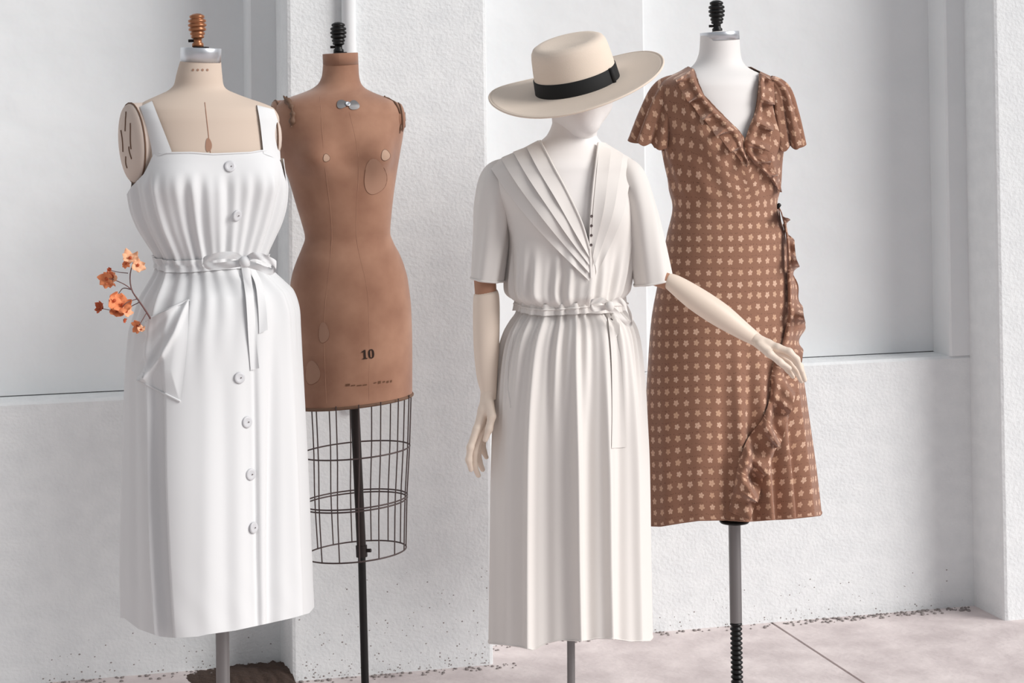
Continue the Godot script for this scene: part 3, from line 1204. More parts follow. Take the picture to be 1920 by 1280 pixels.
func build_brown_form() -> void:
	var yb := at(640, 293, D2).y
	var shape := func(al: float, y: float) -> float:
		return bust(wrapf(al, -PI, PI), y, -0.24, 0.80, yb, 0.034, 0.33, 0.052)
	var body := loft([[118, 606, 672, 0.95], [140, 604, 673, 0.95], [155, 598, 676, 0.92], [165, 586, 683, 0.85], [173, 567, 696, 0.76], [180, 546, 712, 0.68], [188, 528, 732, 0.62], [198, 519, 748, 0.6], [215, 518, 757, 0.62], [245, 520, 756, 0.66], [286, 524, 750, 0.68], [329, 542, 743, 0.70], [380, 557, 736, 0.72], [410, 566, 733, 0.73], [441, 573, 731, 0.75], [460, 567, 737, 0.75], [484, 557, 749, 0.75], [509, 549, 758, 0.75], [534, 546, 764, 0.75], [587, 549, 770, 0.76], [650, 551, 772, 0.78], [753, 553, 772, 0.8]], D2, 17.0, shape)
	body.tilt_low = 0.075
	var foot := at(686, 1347, D2)
	var t := thing("dress_form", "bare brown vintage dress form marked 10 above a wire cage skirt", "dress form", Vector3(foot.x, 0, foot.z), "tailor's dress forms")
	var st := new_st()
	solid(st, body, 112, 180)
	var bo := commit(st, "body", M.linen_brown, t)
	neck_band(t, "neck_cap", at(639, 122, D2), at(638, 100, D2), 0.0483, M.linen_brown, M.dark_metal)
	finial(t, at(635, 99, D2), at(634, 30, D2) - at(635, 98, D2), 0.084, 0.0225, M.black_metal)
	# bottom binding
	st = new_st()
	var path := []
	for k in 61:
		path.append(body.at(TAU * k / 60, body.y0 + 0.004, 0.0))
	tube(st, path, 0.0045, 8, false)
	commit(st, "hem_binding", M.leather, t)
	# seams
	for s in [[Vector2(655, 210), Vector2(672, 300), Vector2(668, 440), Vector2(690, 560), Vector2(692, 750)], [Vector2(600, 182), Vector2(608, 300), Vector2(622, 440), Vector2(608, 600), Vector2(612, 756)]]:
		st = new_st()
		path = []
		for k in 40:
			var v := poly2(s, k / 39.0)
			path.append(on(body, v.x, v.y, -0.0004)[0])
		tube(st, path, 0.0009, 6)
		commit(st, "seam", M.linen_brown, bo)
	# frayed leather trim of the armholes
	for s in [[[Vector2(512, 186), Vector2(532, 184), Vector2(545, 198), Vector2(549, 216), Vector2(546, 238)], 0.0085], [[Vector2(722, 181), Vector2(735, 186), Vector2(748, 205), Vector2(752, 228), Vector2(750, 250)], 0.003]]:
		st = new_st()
		path = []
		var rad := []
		for k in 30:
			var v := poly2(s[0], k / 29.0)
			path.append(on(body, v.x, v.y, 0.002)[0])
			rad.append(s[1] * (0.75 + 0.30 * sin(k * 1.3) + 0.25 * sin(k * 0.55 + 1.0)))
		tube(st, path, rad, 8)
		commit(st, "armhole_trim", M.leather, t)
	arm_plate(t, at(519, 242, D2 - 0.03), Vector3(-0.93, 0.0, 0.36), 0.05, 0.078, 0.1, M.linen_brown)
	arm_plate(t, at(747, 222, D2 + 0.03), Vector3(0.95, 0.05, -0.25), 0.045, 0.042, 0.0, M.linen_brown)
	# worn spots and patches
	for s in [[612, 296, 6, 7], [723, 291, 8, 10]]:
		st = new_st()
		oval(st, body, Vector2(s[0], s[1]), Vector2(s[2], s[3]), 0.0012)
		commit(st, "worn_spot", M.worn, bo)
		st = new_st()
		oval_line(st, body, Vector2(s[0], s[1]), Vector2(s[2], s[3]), 0.0012)
		commit(st, "frayed_edge", M.leather, bo)
	for s in [[703, 332, 21, 33], [607, 624, 10, 19], [586, 699, 14, 22]]:
		st = new_st()
		oval(st, body, Vector2(s[0], s[1]), Vector2(s[2], s[3]), 0.0008)
		commit(st, "patch", M.patch, bo)
		st = new_st()
		oval_line(st, body, Vector2(s[0], s[1]), Vector2(s[2], s[3]), 0.0010, -0.6, 3.6)
		commit(st, "patch_seam", M.patch_edge, bo)
	# metal maker's plate shaped like a bow below the neck
	var em := on(body, 652, 195, 0.002)
	var en := body.normal(em[1], em[2])
	st = new_st()
	disc(st, em[0], en, 0.007, 0.0035)
	var plate := commit(st, "maker_plate", M.silver, t)
	for s in [[641, 195, 10, 8, -0.2], [664, 197, 10, 9, 0.2]]:
		st = new_st()
		oval(st, body, Vector2(s[0], s[1]), Vector2(s[2], s[3]), 0.0022, s[4])
		commit(st, "plate_wing", M.steel, plate)
	# printed size and the worn line of print below it
	var tx := TextMesh.new()
	var font := SystemFont.new()
	font.font_names = PackedStringArray(["Droid Serif"])
	font.font_weight = 700
	tx.text = "10"
	tx.font = font
	tx.font_size = 64
	tx.pixel_size = 0.00052
	tx.depth = 0.0006
	var ti := MeshInstance3D.new()
	ti.mesh = tx
	ti.material_override = M.print_dark
	ti.name = "size_print"
	bo.add_child(ti, true)
	var tp := on(body, 690, 664, 0.0012)
	var tn := body.normal(tp[1], tp[2])
	var tx_x := Vector3.UP.cross(tn).normalized()
	ti.global_transform = Transform3D(Basis(tx_x, tn.cross(tx_x), tn).rotated(tn, 0.05), tp[0])
	st = new_st()
	for s in [[648, 722, 8, 4], [658, 723, 8, 2], [669, 723, 9, 2], [680, 722, 8, 2], [701, 718, 5, 2], [709, 717, 5, 5], [718, 716, 4, 3], [725, 716, 4, 4], [732, 715, 3, 4]]:
		sheet(st, ribbon(body, [Vector2(s[0], s[1] - s[3] * 0.5), Vector2(s[0], s[1] + s[3] * 0.5)], [Vector2(s[0] + s[2], s[1] - 1.0 - s[3] * 0.5), Vector2(s[0] + s[2], s[1] - 1.0 + s[3] * 0.5)], 2, 3, func(_u, _s): return 0.0010))
	commit(st, "maker_print", M.print_faint, bo)
	# wire cage
	var cage := loft([[745, 557, 771, 0.9], [843, 563, 768, 0.92], [938, 566, 763, 0.93], [1036, 573, 761, 0.95]], D2, 0.0)
	cage.tilt_low = 0.07
	cage.tilt_top = 0.07
	for py in [844, 936, 941, 1034]:
		st = new_st()
		path = []
		var y := at(665, py, D2).y
		for k in 65:
			path.append(cage.at(TAU * k / 64, y))
		tube(st, path, 0.0021, 8, false)
		commit(st, "cage_ring", M.wire, t)
	for k in 16:
		st = new_st()
		path = []
		for i in 9:
			path.append(cage.at(TAU * (k + 0.37) / 16.0, lerpf(cage.y1, cage.y0 + 0.001, i / 8.0)))
		tube(st, path, 0.0018, 6)
		commit(st, "cage_wire", M.wire, t)
	st = new_st()
	var low := at(678, 1032, D2)
	rod(t, "pole", at(664, 735, D2), low, 0.0125, M.dark_metal)
	rod(t, "lower_pole", low, Vector3(foot.x, 0.02, foot.z), 0.0105, M.black_metal)
	st = new_st()
	var dn := (low - at(664, 735, D2)).normalized()
	tube(st, [low - dn * 0.014, low + dn * 0.016], 0.0155, 16)
	tube(st, [low, low + Vector3(0.026, 0.002, 0.008)], 0.005, 10)
	commit(st, "pole_clamp", M.dark_metal, t)
	stand_base(t, foot, M.black_metal)

# ------------------------------------------------------------------ mannequin in the cream dress and straw hat
const D3 := 5.15

func build_mannequin() -> void:
	var yb := at(1080, 400, D3).y
	var shape := func(al: float, y: float) -> float:
		return bust(wrapf(al, -PI, PI), y, -0.30, 0.72, yb, 0.018, 0.36, 0.06)
	var body := loft([[205, 1042, 1120, 0.98], [235, 1034, 1117, 0.98], [252, 1026, 1118, 0.94], [263, 1014, 1124, 0.86], [275, 992, 1140, 0.74], [288, 965, 1160, 0.66], [300, 943, 1176, 0.62], [315, 932, 1186, 0.60], [345, 932, 1188, 0.62], [400, 950, 1186, 0.685], [440, 959, 1182, 0.695], [500, 975, 1165, 0.68], [570, 985, 1154, 0.72], [640, 962, 1172, 0.7], [700, 952, 1182, 0.68], [764, 956, 1178, 0.66]], D3, 14.0, shape)
	var foot := at(1069, 1260, D3)
	var t := thing("mannequin", "white egg-faced mannequin with jointed pale wooden arms wearing the cream dress", "mannequin", Vector3(foot.x, 0, foot.z))
	var st := new_st()
	solid(st, body, 96, 150)
	var h := func(px: float, py: float, f: float) -> Vector3: return at(px, py, D3 - f)
	blob(st, [
		[h.call(1084, 132, -0.015), h.call(1088, 150, 0.0), 0.079, 0.082],
		[h.call(1088, 160, 0.02), h.call(1092, 196, 0.03), 0.074, 0.058],
		[h.call(1082, 190, 0.02), h.call(1096, 229, 0.062), 0.048, 0.022],
		[h.call(1108, 195, 0.03), h.call(1102, 228, 0.062), 0.046, 0.022],
		[h.call(1101, 170, 0.098), h.call(1106, 190, 0.106), 0.007, 0.010],
		[h.call(1094, 210, 0.084), h.call(1112, 209, 0.080), 0.006, 0.006],
		[h.call(1100, 226, 0.070), h.call(1101, 230, 0.070), 0.018, 0.016],
		[h.call(1080, 180, -0.012), h.call(1077, 250, -0.004), 0.056, 0.054],
	], 0.005, 0.03)
	commit(st, "body", M.skin_white, t)
	# arms: elbow joint, forearm, hand
	st = new_st()
	tube(st, [at(910, 470, D3 - 0.02), at(909, 520, D3 - 0.02), at(911, 552, D3 - 0.02)], [0.027, 0.0265, 0.026], 24)
	commit(st, "elbow_joint", M.wood_joint, t)
	st = new_st()
	var g := sweep([at(911, 541, D3 - 0.02), at(911, 545, D3 - 0.02), at(912, 562, D3 - 0.02), at(912, 640, D3 - 0.025), at(913, 700, D3 - 0.03), at(916, 732, D3 - 0.035), at(916, 748, D3 - 0.035)], [0.004, 0.024, 0.0315, 0.031, 0.0255, 0.0195, 0.018], [0.004, 0.024, 0.0315, 0.031, 0.0255, 0.0185, 0.016], 32, 60)
	sheet(st, g)
	fan(st, g[0], at(911, 541, D3 - 0.02), true)
	fan(st, g[-1], at(916, 748, D3 - 0.035), false)
	commit(st, "forearm", M.wood_arm, t)
	hand(t, D3 - 0.035, [
		[[916, 738, 0.004], [908, 770, 0.012], 0.0165, 0.0150], [[914, 738, -0.006], [910, 772, -0.012], 0.0165, 0.0150],
		[[908, 770, 0.012], [895, 806, 0.022], 0.0150, 0.0105], [[910, 772, -0.012], [905, 803, -0.018], 0.0150, 0.0105], [[909, 771, 0.0], [900, 806, 0.004], 0.015, 0.0115],
		[[894, 804, 0.028], [882, 838, 0.034], 0.0095, 0.0082], [[882, 838, 0.034], [879, 862, 0.032], 0.0082, 0.0075], [[879, 862, 0.032], [883, 880, 0.026], 0.0075, 0.0062],
		[[899, 808, 0.008], [889, 846, 0.012], 0.0095, 0.0082], [[889, 846, 0.012], [889, 872, 0.008], 0.0082, 0.0075], [[889, 872, 0.008], [897, 891, 0.002], 0.0075, 0.0062],
		[[903, 806, -0.010], [896, 840, -0.010], 0.0092, 0.0080], [[896, 840, -0.010], [898, 864, -0.014], 0.0080, 0.0072], [[898, 864, -0.014], [905, 880, -0.020], 0.0072, 0.006],
		[[907, 800, -0.026], [905, 828, -0.028], 0.0085, 0.0072], [[905, 828, -0.028], [907, 846, -0.030], 0.0072, 0.0065], [[907, 846, -0.030], [912, 857, -0.034], 0.0065, 0.0055],
		[[917, 756, 0.018], [922, 780, 0.034], 0.0125, 0.0100], [[922, 780, 0.034], [917, 804, 0.040], 0.0100, 0.0085], [[917, 804, 0.040], [910, 824, 0.040], 0.0085, 0.0065]])
	st = new_st()
	tube(st, [at(1214, 490, D3 - 0.01), at(1230, 520, D3 - 0.02), at(1252, 528, D3 - 0.03)], [0.024, 0.0225, 0.020], 24)
	commit(st, "elbow_joint", M.wood_joint, t)
	st = new_st()
	g = sweep([at(1246, 523, D3 - 0.03), at(1250, 525, D3 - 0.03), at(1266, 533, D3 - 0.035), at(1305, 560, D3 - 0.04), at(1350, 590, D3 - 0.04), at(1390, 618, D3 - 0.035), at(1414, 634, D3 - 0.03), at(1424, 641, D3 - 0.03)], [0.004, 0.016, 0.0225, 0.029, 0.029, 0.022, 0.0170, 0.0155], [0.004, 0.016, 0.0225, 0.029, 0.029, 0.022, 0.0155, 0.014], 32, 60)
	sheet(st, g)
	fan(st, g[0], at(1246, 523, D3 - 0.03), true)
	fan(st, g[-1], at(1424, 641, D3 - 0.03), false)
	commit(st, "forearm", M.wood_arm, t)
	hand(t, D3 - 0.03, [
		[[1416, 635, 0.006], [1440, 647, 0.014], 0.0145, 0.0140], [[1416, 637, -0.006], [1438, 654, -0.012], 0.0145, 0.0135],
		[[1440, 647, 0.014], [1457, 652, 0.024], 0.0135, 0.0100], [[1440, 650, 0.0], [1458, 660, 0.004], 0.0135, 0.0105], [[1438, 654, -0.012], [1452, 665, -0.018], 0.013, 0.0100],
		[[1458, 651, 0.026], [1480, 659, 0.032], 0.0092, 0.0080], [[1480, 659, 0.032], [1494, 673, 0.030], 0.0080, 0.0074], [[1494, 673, 0.030], [1502, 694, 0.024], 0.0074, 0.006],
		[[1460, 658, 0.008], [1484, 668, 0.012], 0.0092, 0.0080], [[1484, 668, 0.012], [1500, 686, 0.008], 0.0080, 0.0074], [[1500, 686, 0.008], [1509, 712, 0.002], 0.0074, 0.006],
		[[1456, 664, -0.010], [1478, 680, -0.010], 0.0090, 0.0078], [[1478, 680, -0.010], [1493, 696, -0.014], 0.0078, 0.0070], [[1493, 696, -0.014], [1503, 714, -0.02], 0.0070, 0.006],
		[[1450, 668, -0.026], [1466, 682, -0.028], 0.0085, 0.0070], [[1466, 682, -0.028], [1478, 694, -0.030], 0.0070, 0.0062], [[1478, 694, -0.030], [1487, 706, -0.034], 0.0062, 0.0055],
		[[1424, 646, 0.020], [1442, 662, 0.036], 0.0115, 0.0092], [[1442, 662, 0.036], [1462, 678, 0.042], 0.0092, 0.0080], [[1462, 678, 0.042], [1480, 690, 0.042], 0.0080, 0.0062]])
	rod(t, "pole", at(1069, 760, D3), Vector3(foot.x, 0.02, foot.z), 0.0095, M.steel)
	stand_base(t, foot, M.steel)
	cream_dress(yb)
	straw_hat()

func hand(parent: Node3D, d: float, bones: Array) -> void:
	var list := []
	for b in bones:
		list.append([at(b[0][0], b[0][1], d - b[0][2]), at(b[1][0], b[1][1], d - b[1][2]), b[2], b[3]])
	var st := new_st()
	blob(st, list, 0.0028, 0.006)
	commit(st, "hand", M.wood_arm, parent)

func cream_dress(yb: float) -> void:
	var y_waist := at(1070, 570, D3).y
	var y_hem := at(1070, 1205, D3).y
	var y_sh := at(1070, 330, D3).y
	var top_shape := func(al: float, y: float) -> float:
		var w := wrapf(al, -PI, PI)
		var d := bust(w, y, -0.30, 0.72, yb, 0.020, 0.40, 0.065)
		var t := clampf((y_sh - y) / (y_sh - y_waist), 0.0, 1.0)
		var e := smoothstep(0.45, 0.85, t)
		d += e * (1.0 - 0.75 * smoothstep(0.9, 1.0, t)) * (0.0045 * sin(w * 19.0 + 1.5 * sin(w * 3.0)) + 0.003 * sin(w * 33.0 + 0.7))
		d += 0.006 * sin(w * 6.0 + 1.0 + y * 9.0) * smoothstep(0.25, 0.6, t) * (1.0 - smoothstep(0.9, 1.0, t))
		return d * 1.0
	var bod := loft([[252, 1022, 1120, 0.98], [263, 1010, 1126, 0.90], [275, 986, 1143, 0.78], [288, 958, 1164, 0.70], [300, 937, 1180, 0.66], [315, 927, 1190, 0.64], [345, 927, 1192, 0.66], [400, 946, 1190, 0.70], [440, 955, 1188, 0.71], [500, 955, 1182, 0.74], [540, 955, 1174, 0.77], [554, 960, 1168, 0.80], [565, 974, 1162, 0.80], [578, 988, 1154, 0.78]], D3, 14.0, top_shape)
	var t := thing("cream_dress", "cream short-sleeved dress with pleated V neckline and thin waist tie", "dress", Vector3(at(1070, 1200, D3).x, y_hem, -D3))
	var neck := [[900, 258], [1006, 258], [1014, 266], [1034, 305], [1062, 356], [1090, 415], [1104, 464], [1106, 464], [1108, 410], [1113, 345], [1119, 292], [1122, 268], [1300, 258]]
	var st := new_st()
	sheet(st, cloth(bod, 420, 150, meet_top(bod, neck, y_waist + 0.03, bod.y1, bod.y1 - 0.03), flat_y(y_waist - 0.004), 0.003))
	var bodice := commit(st, "bodice", M.cream, t)
	# stitched tucks that follow the neckline on both sides
	for k in 4:
		var i0 := k * 24.0
		st = new_st()
		sheet(st, ribbon(bod, [Vector2(1013 - i0 * 1.05, 266 + i0 * 0.36), Vector2(1036 - i0 * 0.9, 310 + i0 * 0.45), Vector2(1064 - i0 * 0.72, 362 + i0 * 0.5), Vector2(1088 - i0 * 0.42, 416 + i0 * 0.52), Vector2(1105, 466 + i0 * 0.62)], [Vector2(987 - i0 * 1.05, 276 + i0 * 0.36), Vector2(1012 - i0 * 0.9, 323 + i0 * 0.45), Vector2(1044 - i0 * 0.72, 376 + i0 * 0.5), Vector2(1075 - i0 * 0.42, 431 + i0 * 0.52), Vector2(1105, 482 + i0 * 0.62)], 60, 10, func(u, s): return 0.0045 + 0.0050 * s * s + 0.0016 * sin(u * 17.0 + k * 2.0) * s))
		commit(st, "tuck", M.cream, bodice)
	for k in 3:
		var i0 := k * 22.0
		st = new_st()
		sheet(st, ribbon(bod, [Vector2(1123 + i0, 270 + i0 * 0.42), Vector2(1119 + i0 * 0.9, 320 + i0 * 0.4), Vector2(1113 + i0 * 0.75, 385 + i0 * 0.4), Vector2(1107 + i0 * 0.2, 465 + i0 * 0.7)], [Vector2(1146 + i0, 280 + i0 * 0.42), Vector2(1140 + i0 * 0.9, 332 + i0 * 0.4), Vector2(1131 + i0 * 0.75, 398 + i0 * 0.4), Vector2(1110 + i0 * 0.2, 484 + i0 * 0.7)], 50, 10, func(u, s): return 0.0045 + 0.0045 * s * s + 0.0012 * sin(u * 15.0 + k) * s))
		commit(st, "tuck", M.cream, bodice)
	# neckline bindings
	for s in [[Vector2(1013, 264), Vector2(1034, 305), Vector2(1062, 357), Vector2(1090, 416), Vector2(1105, 466)], [Vector2(1122, 268), Vector2(1118, 300), Vector2(1112, 350), Vector2(1107, 415), Vector2(1106, 470), Vector2(1108, 520)]]:
		st = new_st()
		var path := []
		for k in 40:
			var v := poly2(s, k / 39.0)
			path.append(on(bod, v.x, v.y, 0.0055)[0])
		tube(st, path, 0.0026, 8)
		commit(st, "neckline_binding", M.cream, bodice)
	for k in 4:
		var b := on(bod, 1109 - k * 0.4, 405 + k * 18, 0.006)
		st = new_st()
		disc(st, b[0], bod.normal(b[1], b[2]), 0.0035, 0.0025)
		commit(st, "button", M.wire, bodice)
	# sleeves
	var px := F / D3
	var ripple := func(a: float, u: float) -> float: return (0.0035 * sin(a * 3.0 + 1.0 + u * 2.0) + 0.002 * sin(a * 7.0 + u * 6.0)) * u
	for s in [[[Vector2(958, 306), Vector2(938, 332), Vector2(926, 380), Vector2(922, 440), Vector2(914, 524)], [14, 34, 35, 34, 31], [20, 44, 46, 44, 40], D3 - 0.01], [[Vector2(1160, 302), Vector2(1180, 330), Vector2(1197, 385), Vector2(1210, 445), Vector2(1226, 528)], [14, 30, 33, 35, 37], [20, 42, 46, 44, 40], D3]]:
		var path := []
		var wd := []
		var dp := []
		for k in 5:
			path.append(at(s[0][k].x, s[0][k].y, s[3]))
			wd.append(s[1][k] / px)
			dp.append(s[2][k] / px)
		st = new_st()
		var g := sweep(path, wd, dp, 80, 70, ripple)
		sheet(st, g)
		# turned hem
		var inner := []
		for q in 4:
			var row := []
			for j in g[-1].size():
				row.append((g[-1 - q][j] as Vector3).lerp(path[-1 if q == 0 else -1], 0.05))
			inner.append(row)
		sheet(st, [g[-1], inner[0], inner[3]])
		var sl := commit(st, "sleeve", M.cream, t)
		st = new_st()
		var cuff := []
		for j in g[-1].size():
			cuff.append(g[-1][j])
		tube(st, cuff, 0.0028, 8, false)
		commit(st, "sleeve_hem", M.cream, sl)
	# skirt
	var L := 926.0
	var R := 1213.0
	var ridges := []
	for q in [[940, 934, 0.008, 0.10], [972, 962, 0.006, 0.14], [1008, 1004, 0.018, 0.055], [1034, 1040, -0.010, 0.11], [1062, 1072, -0.006, 0.10], [1083, 1097, 0.027, 0.05], [1108, 1118, -0.012, 0.08], [1132, 1151, 0.021, 0.05], [1160, 1172, -0.010, 0.09], [1178, 1200, 0.014, 0.08]]:
		ridges.append([ang(q[0], 945, 1194), ang(q[1], L, R), q[2], q[3]])
	for q in [1.75, 2.2, 2.7, -1.7, -2.2, -2.8]:
		ridges.append([q, q, 0.014, 0.2])
	var skirt_shape := func(al: float, y: float) -> float:
		var w := wrapf(al, -PI, PI)
		var t2 := clampf((y_waist - y) / (y_waist - y_hem), 0.0, 1.0)
		var d := folds(ridges, w, t2) * lerpf(0.35, 1.0, smoothstep(0.0, 0.5, t2))
		d += (0.0042 * sin(w * 23.0 + 1.2 * sin(w * 5.0)) + 0.0028 * sin(w * 41.0 + 2.0)) * (1.0 - smoothstep(0.05, 0.42, t2))
		return d
	var sk := loft([[562, 982, 1158, 0.78], [582, 978, 1162, 0.78], [600, 966, 1176, 0.76], [620, 955, 1186, 0.74], [650, 946, 1193, 0.72], [700, 939, 1199, 0.70], [750, 935, 1203, 0.68], [900, 930, 1208, 0.64], [1050, 928, 1210, 0.60], [1225, 926, 1213, 0.58]], D3, 14.0, skirt_shape)
	var hem := [[920, 1207], [945, 1209], [975, 1213], [1000, 1219], [1012, 1213], [1025, 1206], [1050, 1200], [1090, 1202], [1120, 1197], [1150, 1198], [1180, 1203], [1214, 1202]]
	st = new_st()
	sheet(st, cloth(sk, 420, 170, flat_y(y_waist + 0.004), meet_hem(sk, hem, y_hem), 0.002))
	var skirt := commit(st, "skirt", M.cream, t)
	st = new_st()
	var rim := []
	var hem_y := meet_hem(sk, hem, y_hem)
	for j in 181:
		var al := -PI + TAU * j / 180
		rim.append(sk.at(al, hem_y.call(al) + 0.002, 0.002))
	tube(st, rim, 0.0016, 6, false)
	commit(st, "skirt_hem", M.cream, skirt)
	# waist tie
	st = new_st()
	sheet(st, cloth(sk, 160, 8, func(al): return y_waist + 0.013 + 0.002 * sin(al * 4.0), func(al): return y_waist - 0.014 + 0.002 * sin(al * 4.0 + 0.5), 0.0115))
	commit(st, "waist_tie", M.cream, t)
	st = new_st()
	var crease := []
	for j in 121:
		var al := -PI + TAU * j / 120
		crease.append(sk.at(al, y_waist + 0.001 + 0.003 * sin(al * 3.0), 0.0125))
	tube(st, crease, 0.0024, 6, false)
	commit(st, "waist_tie_fold", M.cream, t)
	var z := D3 - 0.135
	for path in [[[1143, 572, z], [1128, 563, z - 0.014], [1108, 567, z - 0.016], [1112, 578, z - 0.012], [1143, 575, z]], [[1143, 572, z], [1160, 562, z + 0.01], [1176, 578, z + 0.03], [1186, 604, z + 0.04], [1176, 606, z + 0.035], [1158, 588, z + 0.015], [1143, 575, z]]]:
		st = new_st()
		sheet(st, streamer(path, 0.014, Vector3(0.2, 0.96, 0.1), 36))
		commit(st, "bow_loop", M.cream, t)
	st = new_st()
	lathe(st, [[0.0, -0.012], [0.008, -0.009], [0.011, 0.0], [0.008, 0.009], [0.0, 0.012]], Transform3D(Basis(), at(1143, 574, z - 0.006)), 16)
	commit(st, "knot", M.cream, t)
	st = new_st()
	sheet(st, ribbon(sk, [Vector2(1138, 580), Vector2(1146, 660), Vector2(1148, 760), Vector2(1147, 840)], [Vector2(1151, 580), Vector2(1162, 660), Vector2(1170, 760), Vector2(1175, 838)], 60, 6, func(u, s): return 0.006 - 0.002 * u + 0.003 * sin(u * 6.0 + s) * (1.0 - u)))
	commit(st, "tie_end", M.cream, t)
	st = new_st()
	var pk := []
	for k in 30:
		var v := poly2([Vector2(984, 592), Vector2(966, 625), Vector2(955, 665), Vector2(952, 710), Vector2(957, 764)], k / 29.0)
		pk.append(on(sk, v.x, v.y, 0.001)[0])
	tube(st, pk, 0.0028, 6)
	commit(st, "pocket_edge", M.cream, skirt)

func straw_hat() -> void:
	# the hat's own axes: tipped towards the camera and up on its right
	var c := at(1083, 160, D3 - 0.02)
	var b := Basis(Vector3(0, 0, 1), deg_to_rad(13.2)) * Basis(Vector3(1, 0, 0), deg_to_rad(15.0))
	var tr := Transform3D(b.scaled(Vector3.ONE * D3 / 5.4), c)
	var t := thing("straw_hat", "wide-brimmed pale straw boater hat with a black ribbon band", "hat", c)
	var st := new_st()
	var rw := func(a: float, r: float) -> Vector3:
		# brim: an oval, its two sides curled a little upwards
		var u := (r - 0.10) / 0.125
		var lift := 0.018 * u * u * (0.5 - 0.5 * cos(2.0 * a)) - 0.010 * u * (0.5 + 0.5 * cos(2.0 * a)) + 0.004 * u * sin(3.0 * a + 0.8)
		return Vector3(sin(a) * r, lift, cos(a) * r * 0.93)
	var g := []
	for i in 14:
		var row := []
		for j in 97:
			row.append(tr * (rw.call(TAU * j / 96, lerpf(0.098, 0.224, i / 13.0)) + Vector3(0, 0.002, 0)))
		g.append(row)
	for i in 14:
		var row := []
		for j in 97:
			row.append(tr * (rw.call(TAU * j / 96, lerpf(0.224, 0.098, i / 13.0)) - Vector3(0, 0.0015, 0)))
		g.append(row)
	sheet(st, g)
	commit(st, "brim", M.straw, t)
	st = new_st()
	var edge := []
	for j in 97:
		edge.append(tr * rw.call(TAU * j / 96, 0.224))
	tube(st, edge, 0.0028, 8, false)
	commit(st, "brim_edge", M.straw, t)
	st = new_st()
	var oval_tr := tr * Transform3D(Basis(Vector3(1, 0, 0), Vector3(0, 1, 0), Vector3(0, 0, 0.93)), Vector3.ZERO)
	var prof := [[0.106, 0.0], [0.1045, 0.03], [0.102, 0.06], [0.0985, 0.09], [0.0955, 0.104], [0.090, 0.113], [0.081, 0.1175], [0.068, 0.1175], [0.05, 0.114], [0.0, 0.111]]
	lathe(st, prof, oval_tr, 72)
	commit(st, "crown", M.straw, t)
	st = new_st()
	lathe(st, [[0.1045, 0.001], [0.1095, 0.001], [0.1095, 0.002], [0.1065, 0.037], [0.1055, 0.038], [0.1025, 0.038]], oval_tr, 72)
	var band := commit(st, "hat_band", M.band, t)
	st = new_st()
	var ba := 0.95
	var p := oval_tr * Vector3(sin(ba) * 0.1085, 0.0195, cos(ba) * 0.1085)
	lathe(st, [[0.0, -0.019], [0.006, -0.019], [0.0065, 0.0], [0.006, 0.0185], [0.0, 0.0185]], Transform3D(b, p), 14)
	commit(st, "band_knot", M.band, band)

# ------------------------------------------------------------------ white form in the brown wrap dress
const D4 := 5.8

func build_white_form() -> void:
	var yb := at(1370, 268, D4).y
	var shape := func(al: float, y: float) -> float:
		return bust(wrapf(al, -PI, PI), y, -0.12, 0.98, yb, 0.020, 0.36, 0.06)
	var body := loft([[64, 1313, 1386, 0.95], [95, 1311, 1388, 0.95], [112, 1306, 1391, 0.93], [123, 1298, 1398, 0.86], [132, 1284, 1412, 0.76], [141, 1264, 1432, 0.68], [150, 1248, 1450, 0.62], [162, 1240, 1460, 0.6], [190, 1240, 1464, 0.62], [250, 1244, 1464, 0.68], [300, 1250, 1462, 0.7], [350, 1259, 1458, 0.72], [385, 1266, 1454, 0.75], [440, 1255, 1466, 0.74], [520, 1240, 1480, 0.74], [620, 1236, 1486, 0.74], [760, 1238, 1488, 0.74]], D4, 24.0, shape)
	var foot := at(1383, 1335, D4)
	var t := thing("dress_form", "white dress form with black finial and threaded pole under the brown wrap dress", "dress form", Vector3(foot.x, 0, foot.z), "tailor's dress forms")
	var st := new_st()
	solid(st, body, 96, 150)
	commit(st, "body", M.form_white, t)
	neck_band(t, "neck_cap", at(1350, 76, D4), at(1349, 60, D4), 0.0535, M.silver, M.form_white)
	finial(t, at(1345, 60, D4), at(1344, 0, D4) - at(1346, 60, D4), 0.087, 0.0225, M.black_metal)
	var p0 := at(1377, 976, D4)
	rod(t, "upper_rod", at(1372, 760, D4), p0, 0.013, M.black_metal)
	st = new_st()
	lathe(st, [[0.0, -0.005], [0.038, -0.005], [0.041, -0.001], [0.038, 0.004], [0.02, 0.006], [0.0, 0.006]], Transform3D(Basis(), p0), 32)
	commit(st, "flange", M.black_metal, t)
	var p1 := at(1380, 1166, D4)
	rod(t, "pole", p0, p1, 0.0165, M.steel)
	# threaded spindle
	st = new_st()
	var base_p := Vector3(foot.x, 0.02, foot.z)
	var axis := base_p - p1
	var ln := axis.length()
	var path := []
	var rad := []
	var turns := int(ln / 0.0125)
	for k in turns * 4 + 1:
		path.append(p1 + axis * (float(k) / (turns * 4)))
		rad.append([0.0125, 0.0165, 0.0165, 0.0125][k % 4])
	tube(st, path, rad, 24)
	commit(st, "threaded_pole", M.black_metal, t)
	stand_base(t, foot, M.black_metal)
	wrap_dress(yb)

